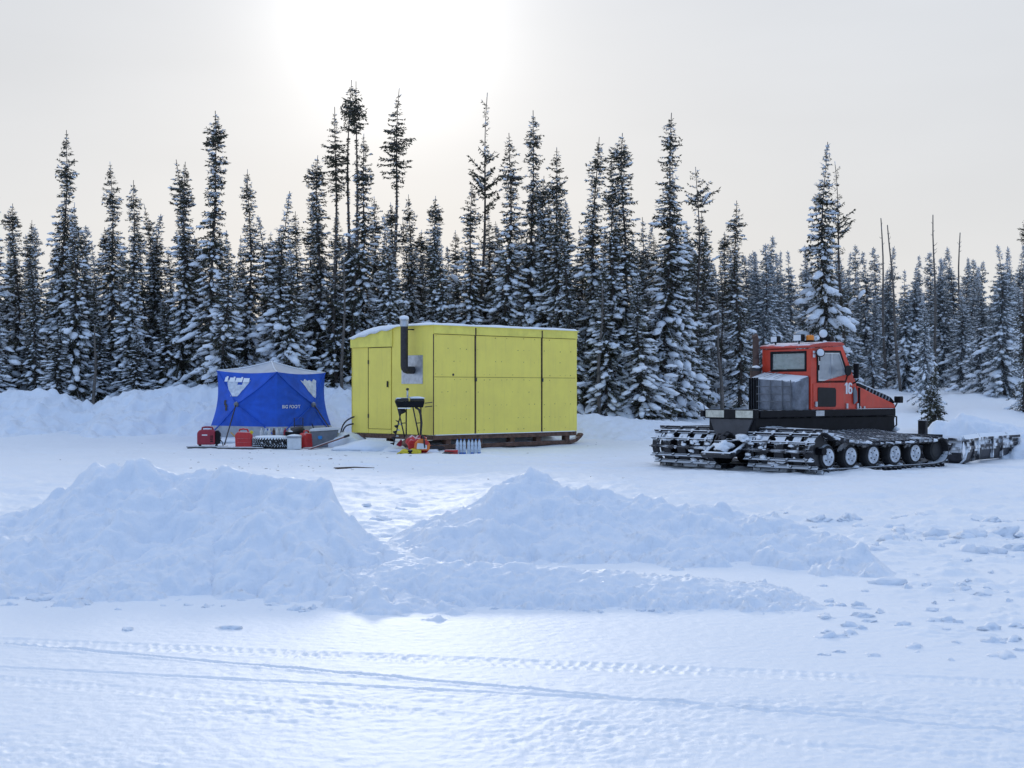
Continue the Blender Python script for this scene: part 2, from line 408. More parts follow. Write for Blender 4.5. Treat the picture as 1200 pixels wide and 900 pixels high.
# ------------------------------------------------------------------ ploughed banks (each its own heap)
def mound(name, tbl, wf, wb, res, seed, rough, label, pw=1.25, ystretch=1.0):
    """tbl rows: pixel column, pixel row of the crest as planned, distance of the crest"""
    xs, hs, ys = [], [], []
    for px, py, Yc in tbl:
        p = at(px, py, Yc); xs.append(p.x); ys.append(Yc); hs.append(max(0, p.z - gz(p.x, Yc)))
    x0, x1 = xs[0], xs[-1]
    X, Y = np.meshgrid(np.arange(x0, x1, res), np.arange(min(ys) - wf * 1.35, max(ys) + wb * 1.3, res * ystretch))
    s = max(hs)
    Xw = X + .10 * s * gnoise(X / s * 1.1, Y / s * 1.1, seed + 5)
    hc = np.interp(Xw, xs, hs) * (1 + .05 * gnoise(X / s * 2.6, X * 0, seed + 6))
    yc = np.interp(X, xs, ys) + .22 * s * gnoise(X / s * .9, X * 0 + 1.7, seed + 7)
    d = Y - yc
    ww = wf * (1 + .30 * gnoise(X / s * .8, X * 0 + 9, seed + 8))
    u = np.where(d < 0, 1 + d / ww, 1 - d / wb)
    u = u + rough * .10 * fbm(X / s * 2.0, Y / s * 2.0, 4, seed)
    u = np.clip(u, 0, 1.04)
    lip = np.where(u > .93, .93 + (u - .93) * .8, u)
    prof = lip ** pw * (1.0 + .0 * u)
    prof = prof / (.961 ** pw)
    m = hc * prof
    edge = sstep(.0, .15, u) * np.minimum(1, hc / (.35 * s))
    Xq, Yq = X + .05 * s * gnoise(X / s * 9, Y / s * 9, seed + 61), Y + .05 * s * gnoise(X / s * 9, Y / s * 9, seed + 62)
    pm = gnoise(X / s * 1.3, Y / s * 1.6, seed + 70)
    # slab steps, runnels and clods of ploughed snow
    m = m + rough * s * edge * (.065 * fbm(X / s * 2.6, Y / s * 2.2, 5, seed + 20, .48) + .075 * np.abs(gnoise(X / s * 1.5, Y / s * 2.0, seed + 23)) * (1 - u * .6) + .045 * np.abs(gnoise(X / s * 3.7 + 1.5 * gnoise(X / s, Y / s, seed + 26), Y / s * 2.2, seed + 24)) - .04)
    m = m + rough * edge * (clods(Xq, Yq, .34 * s, seed + 31, .45, .10, .5, .50) + (.25 + sstep(-.2, .4, pm)) * (.8 * clods(Xq, Yq, .15 * s, seed + 37, .40, .10, .5, .55) + .5 * clods(Xq, Yq, .07 * s, seed + 39, .22, .12, .5, .6)))
    m = m + rough * s * .005 * edge * fbm(X / s * 14, Y / s * 14, 3, seed + 50)
    slab = sstep(-.03, .05, gnoise(X / s * 1.9 + .3 * gnoise(X / s * 5, Y / s * 5, seed + 81), Y / s * 1.5, seed + 80)) + .6 * sstep(-.03, .04, gnoise(X / s * 4.3, Y / s * 3.3 + .3 * gnoise(X / s * 9, Y / s * 9, seed + 83), seed + 82))
    m = m + rough * s * .042 * edge * (slab - .8) * sstep(1.05, .8, u)
    fade = sstep(0, .5 * s, X - x0) * sstep(0, .5 * s, x1 - X)
    m = m * fade
    Z = macro(X, Y) + .02 * gnoise(X * .8, Y * 1.3, 2) + m - .035 * (1 - sstep(0, .09, m))
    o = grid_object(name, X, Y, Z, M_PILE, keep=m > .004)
    o['label'] = label
    return o
A = [(-520, 654, 11.9), (-300, 624, 11.9), (-60, 618, 11.8), (0, 609, 11.8), (50, 592, 11.8), (88, 569, 11.8), (128, 542, 11.9), (200, 548, 11.9), (280, 555, 11.8), (330, 563, 11.6), (383, 569, 11.5), (408, 598, 11.3), (432, 624, 11.1), (470, 645, 10.8), (530, 662, 10.5), (600, 690, 10.3)]
mound('snow_mound', A, 1.75, .9, .019, 100, 1.0, 'high ploughed snow mound in the left foreground with a blunt crest')
A2 = [(40, 700, 10.1), (110, 672, 10.35), (190, 645, 10.6), (260, 622, 10.85), (335, 613, 11.0), (395, 620, 11.0), (440, 648, 10.7), (490, 690, 10.3)]
mound('snow_mound', A2, .95, .8, .017, 150, 1.0, 'slumped lobe of snow low on the right front of the left mound')
B = [(400, 655, 12.6), (440, 645, 12.6), (470, 623, 12.8), (500, 607, 13.0), (560, 581, 13.1), (600, 561, 13.2), (625, 557, 13.2), (680, 569, 13.1), (740, 583, 13.0), (800, 587, 12.9), (860, 596, 12.8), (920, 607, 12.5), (980, 626, 12.1), (1030, 650, 11.6), (1075, 670, 11.2)]
mound('snow_mound', B, 1.5, 1.2, .021, 200, 1.0, 'long ploughed snow mound in the middle foreground tapering to the right')
Cc = [(300, 700, 10.2), (380, 684, 10.2), (440, 667, 10.1), (520, 659, 10.1), (600, 661, 10.0), (700, 671, 9.9), (760, 677, 9.85), (850, 683, 9.8), (920, 690, 9.7), (985, 710, 9.6)]
mound('snow_ridge', Cc, .62, 1.3, .016, 300, 1.0, 'low snow ridge lying along the front of the middle mound', 1.0)
D = [(-260, 455, 43), (-120, 458, 43), (0, 461, 43), (50, 458, 43), (85, 466, 43), (105, 474, 43), (130, 464, 43), (165, 457, 43), (230, 451, 43), (262, 454, 43), (330, 453, 43), (400, 455, 43), (440, 470, 43), (500, 485, 43)]
mound('snow_bank', D, 3.0, 2.2, .065, 400, 1.25, 'ploughed snow bank running behind the blue tent to the left edge')
E_ = [(560, 490, 41), (640, 488, 41), (690, 485, 41), (720, 488, 41), (760, 492, 41), (810, 496, 41), (860, 500, 41)]
mound('snow_bank', E_, 2.0, 2.5, .075, 500, .8, 'low snow bank right of the yellow shed below the spruces')
F_ = [(1062, 512, 31), (1095, 500, 31), (1128, 487, 31), (1160, 491, 31), (1200, 497, 31), (1250, 500, 31), (1330, 520, 31)]
mound('snow_pile', F_, 1.3, 1.6, .04, 600, 1.0, 'pile of pushed snow behind the plough blade at the right edge')

# ------------------------------------------------------------------ trees
M_BARK = mat('bark_grey_brown', (.13, .105, .09), .9, var=.3, vscale=9, bump=.6, bscale=30, dust=.8, dust_lo=.62, dscale=3)
M_NEEDLE = mat('spruce_needles', (.075, .080, .050), .75, var=.3, vscale=3, spec=.25, col2=(.058, .047, .034))
M_NEEDLE2 = mat('spruce_needles_frosted', (.19, .215, .215), .8, var=.3, vscale=3, spec=.25, col2=(.10, .105, .105))
M_DEAD = mat('dead_wood_grey', (.17, .145, .125), .9, var=.25, vscale=8, dust=.8, dust_lo=.6, dscale=3)

def arr_mesh(name, co, tris, m, smooth=False):
    me = bpy.data.meshes.new(name)
    co = np.asarray(co, np.float32); tris = np.asarray(tris, np.int32)
    me.vertices.add(len(co)); me.vertices.foreach_set('co', co.ravel())
    me.loops.add(tris.size); me.loops.foreach_set('vertex_index', tris.ravel())
    k = tris.shape[1]
    me.polygons.add(len(tris)); me.polygons.foreach_set('loop_start', np.arange(0, tris.size, k, dtype=np.int32))
    me.polygons.foreach_set('use_smooth', np.full(len(tris), smooth, bool))
    me.update(calc_edges=True); me.validate(); me.materials.append(m)
    return me

def unit(a): return a / np.maximum(1e-6, np.linalg.norm(a, axis=-1, keepdims=True))
def kites(O, Dn, Ln, Wd, rng, flat=False):
    """pointed tufts of needles: a bent kite of two triangles each"""
    n = len(O)
    up = np.tile([0, 0, 1.0], (n, 1))
    if not flat: up = unit(up * .5 + rng.normal(size=(n, 3)))
    side = unit(np.cross(Dn, up)); nn = np.cross(side, Dn)
    mid = O + Dn * (Ln * .45)[:, None]
    V = np.stack([O, mid + side * Wd[:, None] + nn * (Wd * .3)[:, None], O + Dn * Ln[:, None], mid - side * Wd[:, None] + nn * (Wd * .3)[:, None]], 1).reshape(-1, 3)
    b = np.arange(n)[:, None] * 4
    return V, np.concatenate([b + [0, 1, 2], b + [0, 2, 3]])

def tree_mesh(seed, H, prof, per_m=38, h0=.02, droop=(-.12, -1.0), tip=.30, twig=.125, dens=1.0, snow=.6, frost=.3, snow_top=.75, bend=.15, gap=0.0, step=.058, blob=1.0, patchy=.35):
    """prof(t): crown radius at height share t. Returns trunk MB, crown arrays, snow arrays."""
    rng = np.random.default_rng(seed)
    bx, by = rng.normal(0, bend, 2); ph = rng.uniform(0, 6)
    def axis(t):
        t = np.asarray(t, float)
        return np.stack([bx * t ** 1.7 + .06 * np.sin(t * 9 + ph), by * t ** 1.7 + .06 * np.cos(t * 8 + ph), H * t], -1)
    r0 = .03 + H * .0055
    ts = np.linspace(0, 1, 16)
    tr = MB().tube([Vector(p) for p in axis(ts)], [float(max(.012, r0 * (1 - t) ** .85)) for t in ts], 7)
    KV, KF, nk = [], [], 0
    SV, SF, ns = [], [], 0
    bv, bf = ICO[1]; bv = np.array(bv); bf = np.array(bf)
    n = int(H * per_m)
    tt = h0 + (1 - h0) * np.sort(rng.random(n) ** .85) * .985
    az = np.cumsum(np.full(n, 2.399)) + rng.normal(0, .5, n)
    holes = rng.random((9, 2)) * [1, 6.283]
    for i in range(n):
        t = tt[i]
        Lb = prof(t) * (rng.uniform(.6, 1.18) * (1.0 if rng.random() > .07 else 1.3) if t < .72 else rng.uniform(.72, 1.12))
        Lb *= 1 + .55 * mnoise.noise(Vector((math.cos(az[i]) * 1.3 + seed * 3.1, math.sin(az[i]) * 1.3, t * H * .8))) + .30 * mnoise.noise(Vector((math.cos(az[i]) * 2.6, math.sin(az[i]) * 2.6 + seed, t * H * 2.3)))
        if gap and rng.random() < gap: continue
        if Lb < .03: continue
        e = np.array([math.cos(az[i]), math.sin(az[i]), 0])
        dr = droop[0] + (droop[1] - droop[0]) * (1 - t) ** .8 + rng.normal(0, .12)
        p0 = axis(t)
        m = max(2, int(Lb / step))
        u = (np.arange(m) + rng.random(m) * .6 + .3) / (m + .3)
        P = p0 + e * (Lb * u)[:, None] + np.array([0, 0, 1.0]) * (Lb * (dr * u + tip * u * u * (.6 if t < .6 else 1)))[:, None]
        T = unit(e + np.array([0, 0, 1.0]) * (dr + 2 * tip * u)[:, None])
        if Lb > .25:
            tr.tube([Vector(p0), Vector(P[m // 2]), Vector(P[-1])], [.012 + Lb * .008, .010, .004], 3, cap=False)
        k = max(1, int(round(3.8 * dens)))
        O = np.repeat(P, k, 0); TT = np.repeat(T, k, 0)
        sd = np.cross(TT, [0, 0, 1.0]); sg = np.where(np.arange(len(O)) % 2 == 0, 1, -1)[:, None]
        Dn = unit(TT * rng.uniform(.2, .9, (len(O), 1)) + sd * sg * rng.uniform(.2, 1.0, (len(O), 1)) + np.array([0, 0, 1.0]) * rng.normal(-.28, .4, (len(O), 1)))
        Ln = twig * rng.uniform(.55, 1.35, len(O)) * (.45 + .55 * min(1, Lb / .5)); Wd = Ln * rng.uniform(.12, .22, len(O))
        V, Fc = kites(O, Dn, Ln, Wd, rng)
        KV.append(V); KF.append(Fc + nk); nk += len(V)
        # snow caught on the branch: patchy, heavier low down
        pt = mnoise.noise(Vector((math.cos(az[i]) * .9, math.sin(az[i]) * .9, t * H * .55)) + Vector((seed, 0, 0)))
        lo = min(1.0, max(0.0, (snow_top + .18 - t) / .3))
        pr = snow * lo * (1 + patchy * 2.4 * pt)
        if frost > 0:
            q = rng.random(m) < frost * (.3 + .7 * lo) * (1 + 1.6 * pt)
            if q.any():
                O = np.repeat(P[q], 3, 0) + [0, 0, .022]; nq = len(O)
                Dn = unit(np.repeat(T[q], 3, 0) + rng.normal(0, .5, (nq, 3)) * [1, 1, .35])
                Ln = twig * rng.uniform(.5, 1.15, nq)
                V, Fc = kites(O, Dn, Ln, Ln * rng.uniform(.14, .26, nq), rng, True)
                SV.append(V); SF.append(Fc + ns); ns += len(V)
        if rng.random() < pr:
            for _ in range(1 if Lb < .4 else rng.integers(1, 5)):
                c = rng.uniform(.35, .98); j = min(m - 1, int(c * m))
                a = min(.34, max(.05, Lb * rng.uniform(.10, .28))) * blob; b = a * rng.uniform(.35, .7); h = a * rng.uniform(.22, .42)
                w = 1 + .34 * np.array([mnoise.noise(Vector(q) * 1.7 + Vector((i * 3.3, seed, t * 50))) for q in bv])[:, None]
                q = bv * w * [a, b, h]
                q[:, 2] -= (q[:, 0] / a) ** 2 * a * .18
                Tn = T[j]; S_ = unit(np.cross([0, 0, 1.0], Tn)); N_ = np.cross(Tn, S_)
                V = P[j] + [0, 0, h * .45] + q[:, :1] * Tn + q[:, 1:2] * S_ + q[:, 2:] * N_
                SV.append(V); SF.append(bf + ns); ns += len(V)
    if not SV:
        SV, SF = [np.zeros((3, 3))], [np.array([[0, 1, 2]])]
    return tr, (np.concatenate(KV), np.concatenate(KF)), (np.concatenate(SV), np.concatenate(SF))

def column(R0, waist, club, pw=.85):
    def f(t):
        r = R0 * max(waist, (1 - t) ** pw)
        if t > .80: r = max(r, R0 * waist) * (1 + club * math.sin(min(1, (t - .80) / .14) * math.pi))
        if t < .06: r *= .75 + 4.2 * t
        if t > .92: r *= max(.10, (1 - t) / .08)
        return r
    return f
def cone(R0, pw=.9, base=.1):
    def f(t):
        r = R0 * (1 - t) ** pw
        if t < base: r *= .8 + .2 * t / base
        return max(r, .05 * (1 - t) * 4)
    return f
def tuft(R0, start, low):
    def f(t):
        if t < start:
            return low * (1 - t / start * .6) if t < start * .62 else .05
        v = (t - start) / (1 - start)
        return R0 * math.sin(max(.02, min(1, v * 1.06)) ** .7 * math.pi) + .10 * (1 - v)
    return f
PROTO = {}
def proto(key, H, needle, **k):
    tr, kr, sn = tree_mesh(H=H, **k)
    PROTO[key] = (H, tr.mesh('trunk', True), arr_mesh('crown', kr[0], kr[1], needle), arr_mesh('snow_load', sn[0], sn[1], M_TSNOW, True))
    PROTO[key][1].materials.append(M_BARK)
# slim columns with a denser head
proto('slim1', 10, M_NEEDLE, seed=1, prof=column(1.05, .24, .55), snow=0.85, blob=1.18, snow_top=.86, frost=0.3)
proto('slim2', 10, M_NEEDLE, seed=2, prof=column(1.15, .21, .35, 1.0), snow=0.85, blob=1.18, snow_top=.86, frost=0.3)
proto('slim3', 10, M_NEEDLE, seed=3, prof=column(.85, .28, .65), snow=0.75, blob=1.18, snow_top=.86, frost=0.28, gap=.1, bend=.25)
proto('slim4', 10, M_NEEDLE, seed=4, prof=column(1.30, .24, .2, 1.15), snow=0.9, blob=1.18, snow_top=.86, frost=0.32, bend=.05)
# full, wide-skirted spruces
proto('full1', 8, M_NEEDLE, seed=11, prof=cone(1.3, .95), snow=1, frost=0.36, blob=1.18, snow_top=.9)
proto('full2', 8, M_NEEDLE, seed=12, prof=cone(1.55, 1.0), snow=0.95, frost=0.34, blob=1.18, snow_top=.85)
proto('full3', 8, M_NEEDLE, seed=13, prof=cone(1.12, .82), snow=1.05, frost=0.38, blob=1.18, snow_top=.95)
# frosted, heavily snowed
proto('frost1', 7, M_NEEDLE2, seed=21, prof=cone(1.15, .85), snow=1.1, frost=0.95, snow_top=1.1, blob=.85, patchy=.2)
proto('frost2', 7, M_NEEDLE2, seed=22, prof=cone(1.45, .95), snow=1.15, frost=0.9, snow_top=1.1, patchy=.2)
proto('frost3', 7, M_NEEDLE2, seed=23, prof=column(.9, .30, .0, .9), snow=1.1, frost=0.95, snow_top=1.1, gap=.12, patchy=.2)
# long bare stem with a tufted head
proto('tuft1', 11, M_NEEDLE, seed=31, prof=tuft(.30, .84, .62), snow=0.7, frost=0.22, snow_top=.6, bend=.12, per_m=34)
proto('tuft2', 11, M_NEEDLE, seed=32, prof=tuft(.40, .70, .7), snow=0.7, frost=0.22, snow_top=.6, bend=.3, per_m=32)
# open irregular pine
proto('pine1', 9, M_NEEDLE, seed=41, prof=lambda t: (.35 + 1.1 * max(0, math.sin(t * 23) * .5 + .35)) * (1.05 - t) ** .5 if t > .2 else .3, snow=.5, frost=.2, gap=.45, droop=(.2, .0), tip=.3, bend=.3, per_m=24, snow_top=.95)
proto('pine2', 9, M_NEEDLE, seed=42, prof=lambda t: (.25 + .75 * max(0, math.sin(t * 17 + 2) * .5 + .3)) * (1.1 - t) ** .4 if t > .35 else .12, snow=.4, frost=.18, gap=.4, droop=(.3, .1), tip=.25, bend=.5, per_m=24, snow_top=.8)
proto('young', 3, M_NEEDLE, seed=51, prof=cone(.75, .75), per_m=60, snow=.45, frost=.25, snow_top=1.0, h0=.03, twig=.15)

def plant_tree(px, py, Y, key, w, label, group=None, name='spruce_tree', rz=None):
    p = at(px, py, Y); base = gz(p.x, Y) - .1
    H, tm, cm, sm = PROTO[key]
    s = (p.z - base) / H
    t = thing(name, label, 'tree', (p.x, Y, base), rz if rz is not None else (px * 1.7 + py) % 6.28, group)
    ws = s ** .55 * w
    t.scale = (ws, ws, s)
    t.rotation_euler = (math.sin(px * 3.1 + py) * .022, math.sin(px * 1.3 + py * 2.7) * .030, t.rotation_euler[2])
    for nm, me in (('trunk', tm), ('crown', cm), ('snow_load', sm)):
        o = bpy.data.objects.new(nm, me); COL.objects.link(o); o.parent = t
        if nm != 'trunk': o['kind'] = 'stuff'
    return t
FRONT = [
 (-8, 205, 45, 'slim2', 1.1, 'tall dark spruce cut off by the left edge of the photo'),
 (24, 238, 46, 'slim4', 1.0, 'pointed spruce nearest the left edge among the whole trees'),
 (45, 272, 45, 'slim3', 1.0, 'short slim spruce between the pointed edge spruce and the tall tufted one'),
 (71, 150, 45.5, 'slim1', .95, 'tallest spruce in the far left group, with a thin tufted top'),
 (87, 236, 45, 'full1', .95, 'dark spruce leaning on the right of the tallest far left spruce'),
 (113, 258, 46, 'slim3', .95, 'lower snowy spruce left of the pair of slender spruces'),
 (136, 190, 46, 'slim1', .95, 'straight left one of the pair of slender spruces above the left bank'),
 (152, 210, 45.2, 'slim2', .95, 'slightly bent right one of the pair of slender spruces above the left bank'),
 (176, 258, 47, 'slim3', .8, 'thin spire just right of the bent slender spruce'),
 (190, 240, 47, 'slim3', .85, 'thin spire halfway between the slender pair and the snowy spruce'),
 (212, 190, 45.5, 'slim1', .95, 'club-topped spruce with white clumps left of the tent group'),
 (232, 188, 46, 'slim3', 1.0, 'dark spruce close on the left of the highest tree above the tent'),
 (247, 131, 45, 'slim4', 1.05, 'highest spruce above the left corner of the blue tent'),
 (262, 270, 44, 'full2', 1.0, 'broad low spruce directly behind the left corner of the blue tent'),
 (292, 197, 45, 'slim2', .9, 'slender spruce standing alone above the middle of the blue tent'),
 (322, 225, 44.5, 'full3', 1.0, 'snow-clumped spruce above the right half of the blue tent'),
 (342, 275, 44, 'full1', .9, 'short snowy spruce over the right corner of the blue tent'),
 (372, 180, 45, 'slim4', 1.05, 'dense dark spruce left of the trio with bare stems'),
 (394, 122, 44.5, 'tuft2', 1.0, 'lowest of the bare-stemmed trio, its foliage on the left side'),
 (404, 92, 45, 'tuft1', .95, 'tallest bare-stemmed spruce with a small tuft, left of its twin'),
 (414, 95, 44.6, 'tuft1', 1.0, 'twin bare-stemmed spruce with a small tuft, right one of the two'),
 (423, 158, 45, 'slim1', .95, 'column spruce tight against the right of the bare-stemmed trio'),
 (455, 105, 45, 'tuft2', 1.0, 'very tall slender spruce rising above the stovepipe'),
 (461, 250, 44, 'full3', .9, 'snowy spruce behind the stovepipe, below the very tall one'),
 (481, 228, 46, 'slim2', .85, 'small spire right of the very tall stovepipe spruce'),
 (508, 230, 45, 'slim4', .95, 'left one of the row of middling spruces above the shed roof'),
 (524, 262, 44.5, 'full3', .9, 'snow-hung middle one of the row of middling spruces above the shed'),
 (545, 214, 45, 'slim1', 1.0, 'right one of the row of middling spruces above the shed roof'),
 (563, 106, 45.5, 'pine2', .9, 'tall open spruce with a ragged thin top above the shed middle'),
 (594, 157, 45, 'slim1', 1.0, 'snowy spruce with rounded head right of the ragged tall one'),
 (621, 129, 45, 'slim2', 1.0, 'tall pointed spruce above the right half of the shed roof'),
 (638, 205, 44.5, 'slim4', .9, 'shorter spruce in the shade of the tall pointed one'),
 (658, 170, 44, 'slim1', 1.05, 'blunt-headed spruce above the right end of the shed roof'),
 (677, 222, 43.5, 'slim3', .9, 'leaning spruce with a visible stem at the shed right corner'),
 (692, 161, 44, 'slim2', 1.05, 'pointed spruce right after the blunt-headed one'),
 (731, 154, 43.5, 'slim4', 1.1, 'thick twin-headed spruce standing between shed and red vehicle, taller half'),
 (721, 182, 43.2, 'slim1', .95, 'lower half of the thick twin-headed spruce'),
 (777, 131, 44.5, 'slim2', 1.1, 'tall dark spruce highest of those between shed and red vehicle'),
 (796, 205, 45, 'full1', .9, 'snowy spruce on the right flank of the tall dark one'),
 (712, 300, 42.8, 'full2', 1.05, 'broad bushy spruce low behind the shed right end'),
 (752, 318, 42.6, 'full2', 1.1, 'broad bushy spruce whose skirt reaches the right snow bank'),
 (819, 195, 46, 'pine1', 1.0, 'irregular pine with open sideways limbs left of the red vehicle'),
 (845, 300, 47, 'pine2', .9, 'thin leaning stem beside the irregular pine'),
 (868, 238, 47, 'slim3', 1.1, 'snow-capped spruce with a heavy white head above the exhaust pipe'),
 (895, 285, 49, 'frost3', 1.0, 'frosted spire right of the snow-capped spruce'),
 (965, 168, 52, 'full3', 1.0, 'tallest snow-laden spruce right above the red cab'),
 (988, 190, 53, 'pine2', 1.0, 'thin pine leaning beside the tallest snow-laden spruce'),
 (1086, 345, 47, 'frost2', .62, 'dark young spruce standing in front of the right wood'),
 (1176, 285, 52, 'frost2', 1.05, 'big frosted spruce near the right edge'),
 (1150, 320, 53, 'frost1', 1.0, 'frosted spruce left of the big one near the right edge'),
 (1199, 251, 47, 'tuft1', 1.0, 'bare-stemmed spruce with a snowy tuft at the right edge'),
]
for px, py, Y, key, w, lab in FRONT:
    plant_tree(px, py, Y, key, w, lab, name='pine_tree' if key.startswith('pine') else 'spruce_tree')
p = at(1094, 432, 40)
t = plant_tree(1094, 428, 41, 'young', .8, 'small dark sapling nearest the bonnet in the open snow')
rnd = random.Random(5)
for k in range(84):                       # right-hand wood: many frosted trees of the same look
    px = 880 + (k * 0.618 % 1) * 350; Y = rnd.uniform(55, 78)
    plant_tree(px, rnd.uniform(285, 350), Y, rnd.choice(['frost1', 'frost2', 'frost3', 'frost1']), rnd.uniform(.85, 1.15), 'frosted spruce in the pale wood behind the red vehicle', 'frosted spruces of the right wood')
for k in range(26):                       # low bushy growth at the foot of the front trees
    px = -40 + (k * 0.618 % 1) * 860; Y = rnd.uniform(44.2, 46.5)
    plant_tree(px, rnd.uniform(318, 392), Y, rnd.choice(['full1', 'full2', 'full3']), rnd.uniform(.85, 1.2), 'low bushy spruce filling the foot of the front trees', 'low spruces between the front trees')
for k in range(84):
    px = -70 + (k * 0.618 % 1) * 960; Y = rnd.uniform(47.5, 66)
    top = rnd.uniform(262, 345) if px < 880 else 320
    plant_tree(px, top, Y, rnd.choice(['full1', 'full3', 'slim3', 'slim4', 'frost3', 'slim2']), rnd.uniform(.85, 1.15), 'dark snowy spruce in the ranks behind the front trees', 'spruces in the back ranks')
for k in range(34):                       # second rank close behind the tall front trees
    px = 330 + (k * 0.618 % 1) * 500; Y = rnd.uniform(46.5, 51)
    plant_tree(px, rnd.uniform(222, 300), Y, rnd.choice(['slim1', 'slim2', 'slim4', 'full3', 'full1']), rnd.uniform(.9, 1.15), 'dark snowy spruce in the ranks behind the front trees', 'spruces in the back ranks')
for k in range(16):
    px = -30 + (k * 0.618 % 1) * 370; Y = rnd.uniform(46.5, 51)
    plant_tree(px, rnd.uniform(250, 310), Y, rnd.choice(['slim1', 'slim2', 'slim4', 'full3']), rnd.uniform(.9, 1.15), 'dark snowy spruce in the ranks behind the front trees', 'spruces in the back ranks')
for k in range(12):
    px = 795 + (k * 0.618 % 1) * 110; Y = rnd.uniform(51, 60)
    plant_tree(px, rnd.uniform(262, 325), Y, rnd.choice(['frost1', 'frost2', 'full3', 'frost3']), rnd.uniform(.9, 1.15), 'frosted spruce in the gap left of the red vehicle', 'frosted spruces left of the red vehicle')
# dead snags in the right wood
def snag(px, py, Y, lean, label, seed):
    q = at(px, py, Y); b = gz(q.x, Y); H = q.z - b; g = random.Random(seed)
    t = thing('dead_tree', label, 'tree', (q.x - lean, Y, b - .05), 0, 'bare snags in the right wood')
    mb = MB().tube([(lean * u + .03 * math.sin(u * 9 + seed), 0, H * u) for u in [i / 9 for i in range(10)]], [.055 * (1 - i / 11) + .010 for i in range(10)], 7)
    obj('trunk', mb, M_DEAD, t, True)
    for k in range(11):
        br = MB()
        u = g.uniform(.45, .97); a = g.uniform(0, 6.28); l = g.uniform(.12, .5) * (1.2 - u)
        s = Vector((lean * u, 0, H * u)); d = Vector((math.cos(a), math.sin(a), g.uniform(-.2, .6)))
        br.tube([s, s + d * l * .6, s + d * l + Vector((0, 0, .05))], [.014, .009, .004], 4)
        obj('branch', br, M_DEAD, t)
snag(1033, 254, 56, -.15, 'bare grey snag, left one of the leaning pair', 1)
snag(1041, 262, 55, -.45, 'bare grey snag, leaning right one of the pair', 2)
snag(1094, 250, 56, -.1, 'straight bare snag standing highest right of the leaning pair', 3)
snag(1125, 271, 58, .1, 'thin bare snag nearest the right edge', 4)
snag(839, 338, 46, -.2, 'pale bare stem leaning at the clearing left of the red vehicle', 6)
snag(706, 330, 42.4, .15, 'pale bare stem in front of the bushy spruces', 7)
snag(404, 300, 43.9, .1, 'pale bare stem left of the yellow shed', 8)
snag(112, 380, 44.2, .05, 'short pale bare stem above the left bank', 9)
def stump(px, py, Y, h, label):
    q = at(px, py, Y); z = gz(q.x, Y)
    o = obj('stump', MB().tube([(0, 0, -.1), (.01, 0, h * .6), (.05, .02, h)], [.07, .055, .03], 7), M_DEAD, None, True, loc=(q.x, Y, z + .05))
    tag(o, label, 'stump')
stump(830, 470, 47, .45, 'small dark stump sticking out of the snow left of the red vehicle')
stump(842, 455, 49, .7, 'taller dark stump beside the bare leaning stem')

# ------------------------------------------------------------------ loose snow chunks
chunk_meshes = []
for k in range(9):
    rk = random.Random(900 + k)
    mb = MB().blob((0, 0, .12), (1, rk.uniform(.55, .85), rk.uniform(.45, .7)), seed=k + 3, amp=.55, sub=3)
    for j in range(3): mb.blob((rk.uniform(-1.1, 1.1), rk.uniform(-.5, .5), .1), (rk.uniform(.3, .6), rk.uniform(.25, .4), rk.uniform(.2, .4)), seed=k * 5 + j + 40, amp=.5, sub=2)
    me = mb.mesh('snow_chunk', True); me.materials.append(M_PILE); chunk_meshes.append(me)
def gzf(x, y): return float(ground_z(np.array([x]), np.array([y]))[0])
rk = random.Random(77)
spots = []
for k in range(64): spots.append((rk.uniform(900, 1215), rk.uniform(606, 650), rk.uniform(.05, .20)))
for k in range(44): spots.append((rk.uniform(960, 1215), rk.uniform(650, 775), rk.uniform(.025, .09)))
for k in range(22): spots.append((rk.uniform(640, 1000), rk.uniform(592, 628), rk.uniform(.03, .09)))
spots += [(970, 747, .13), (995, 743, .07), (1040, 684, .17), (1062, 690, .10), (1175, 768, .12), (1160, 736, .10), (1188, 733, .08), (1110, 727, .09), (1170, 628, .25), (1192, 634, .20), (1140, 638, .17), (1096, 634, .13), (1010, 620, .14), (960, 612, .12), (890, 604, .11), (268, 736, .10), (150, 737, .07), (80, 697, .10), (52, 700, .14), (90, 700, .09), (450, 608, .20), (470, 600, .14), (455, 622, .12), (430, 596, .12), (1125, 688, .08), (1150, 697, .07), (1015, 728, .06)]
for k in range(34): spots.append((rk.uniform(10, 450), rk.uniform(694, 716), rk.uniform(.02, .07)))
for k in range(30): spots.append((rk.uniform(450, 1000), rk.uniform(704, 718), rk.uniform(.02, .06)))
sp_y = np.array([EYE * FPX / (q[1] - HOR) for q in spots]); sp_x = np.array([(q[0] - 600) / FPX for q in spots]) * sp_y
sp_z = ground_z(sp_x, sp_y)
for (px, py, s), X, Yc, zc in zip(spots, sp_x, sp_y, sp_z):
    X, Yc = float(X), float(Yc)
    o = bpy.data.objects.new('snow_chunk', rk.choice(chunk_meshes)); COL.objects.link(o)
    o.location = (X, Yc, float(zc) - .20 * s); o.rotation_euler = (rk.uniform(-.2, .2), rk.uniform(-.2, .2), rk.uniform(0, 6.28)); s *= .8; o.scale = (s, s, s * rk.uniform(.55, .9))
    tag(o, 'loose lump of ploughed snow lying around the mounds', 'snow lump', 'loose snow lumps around the mounds')

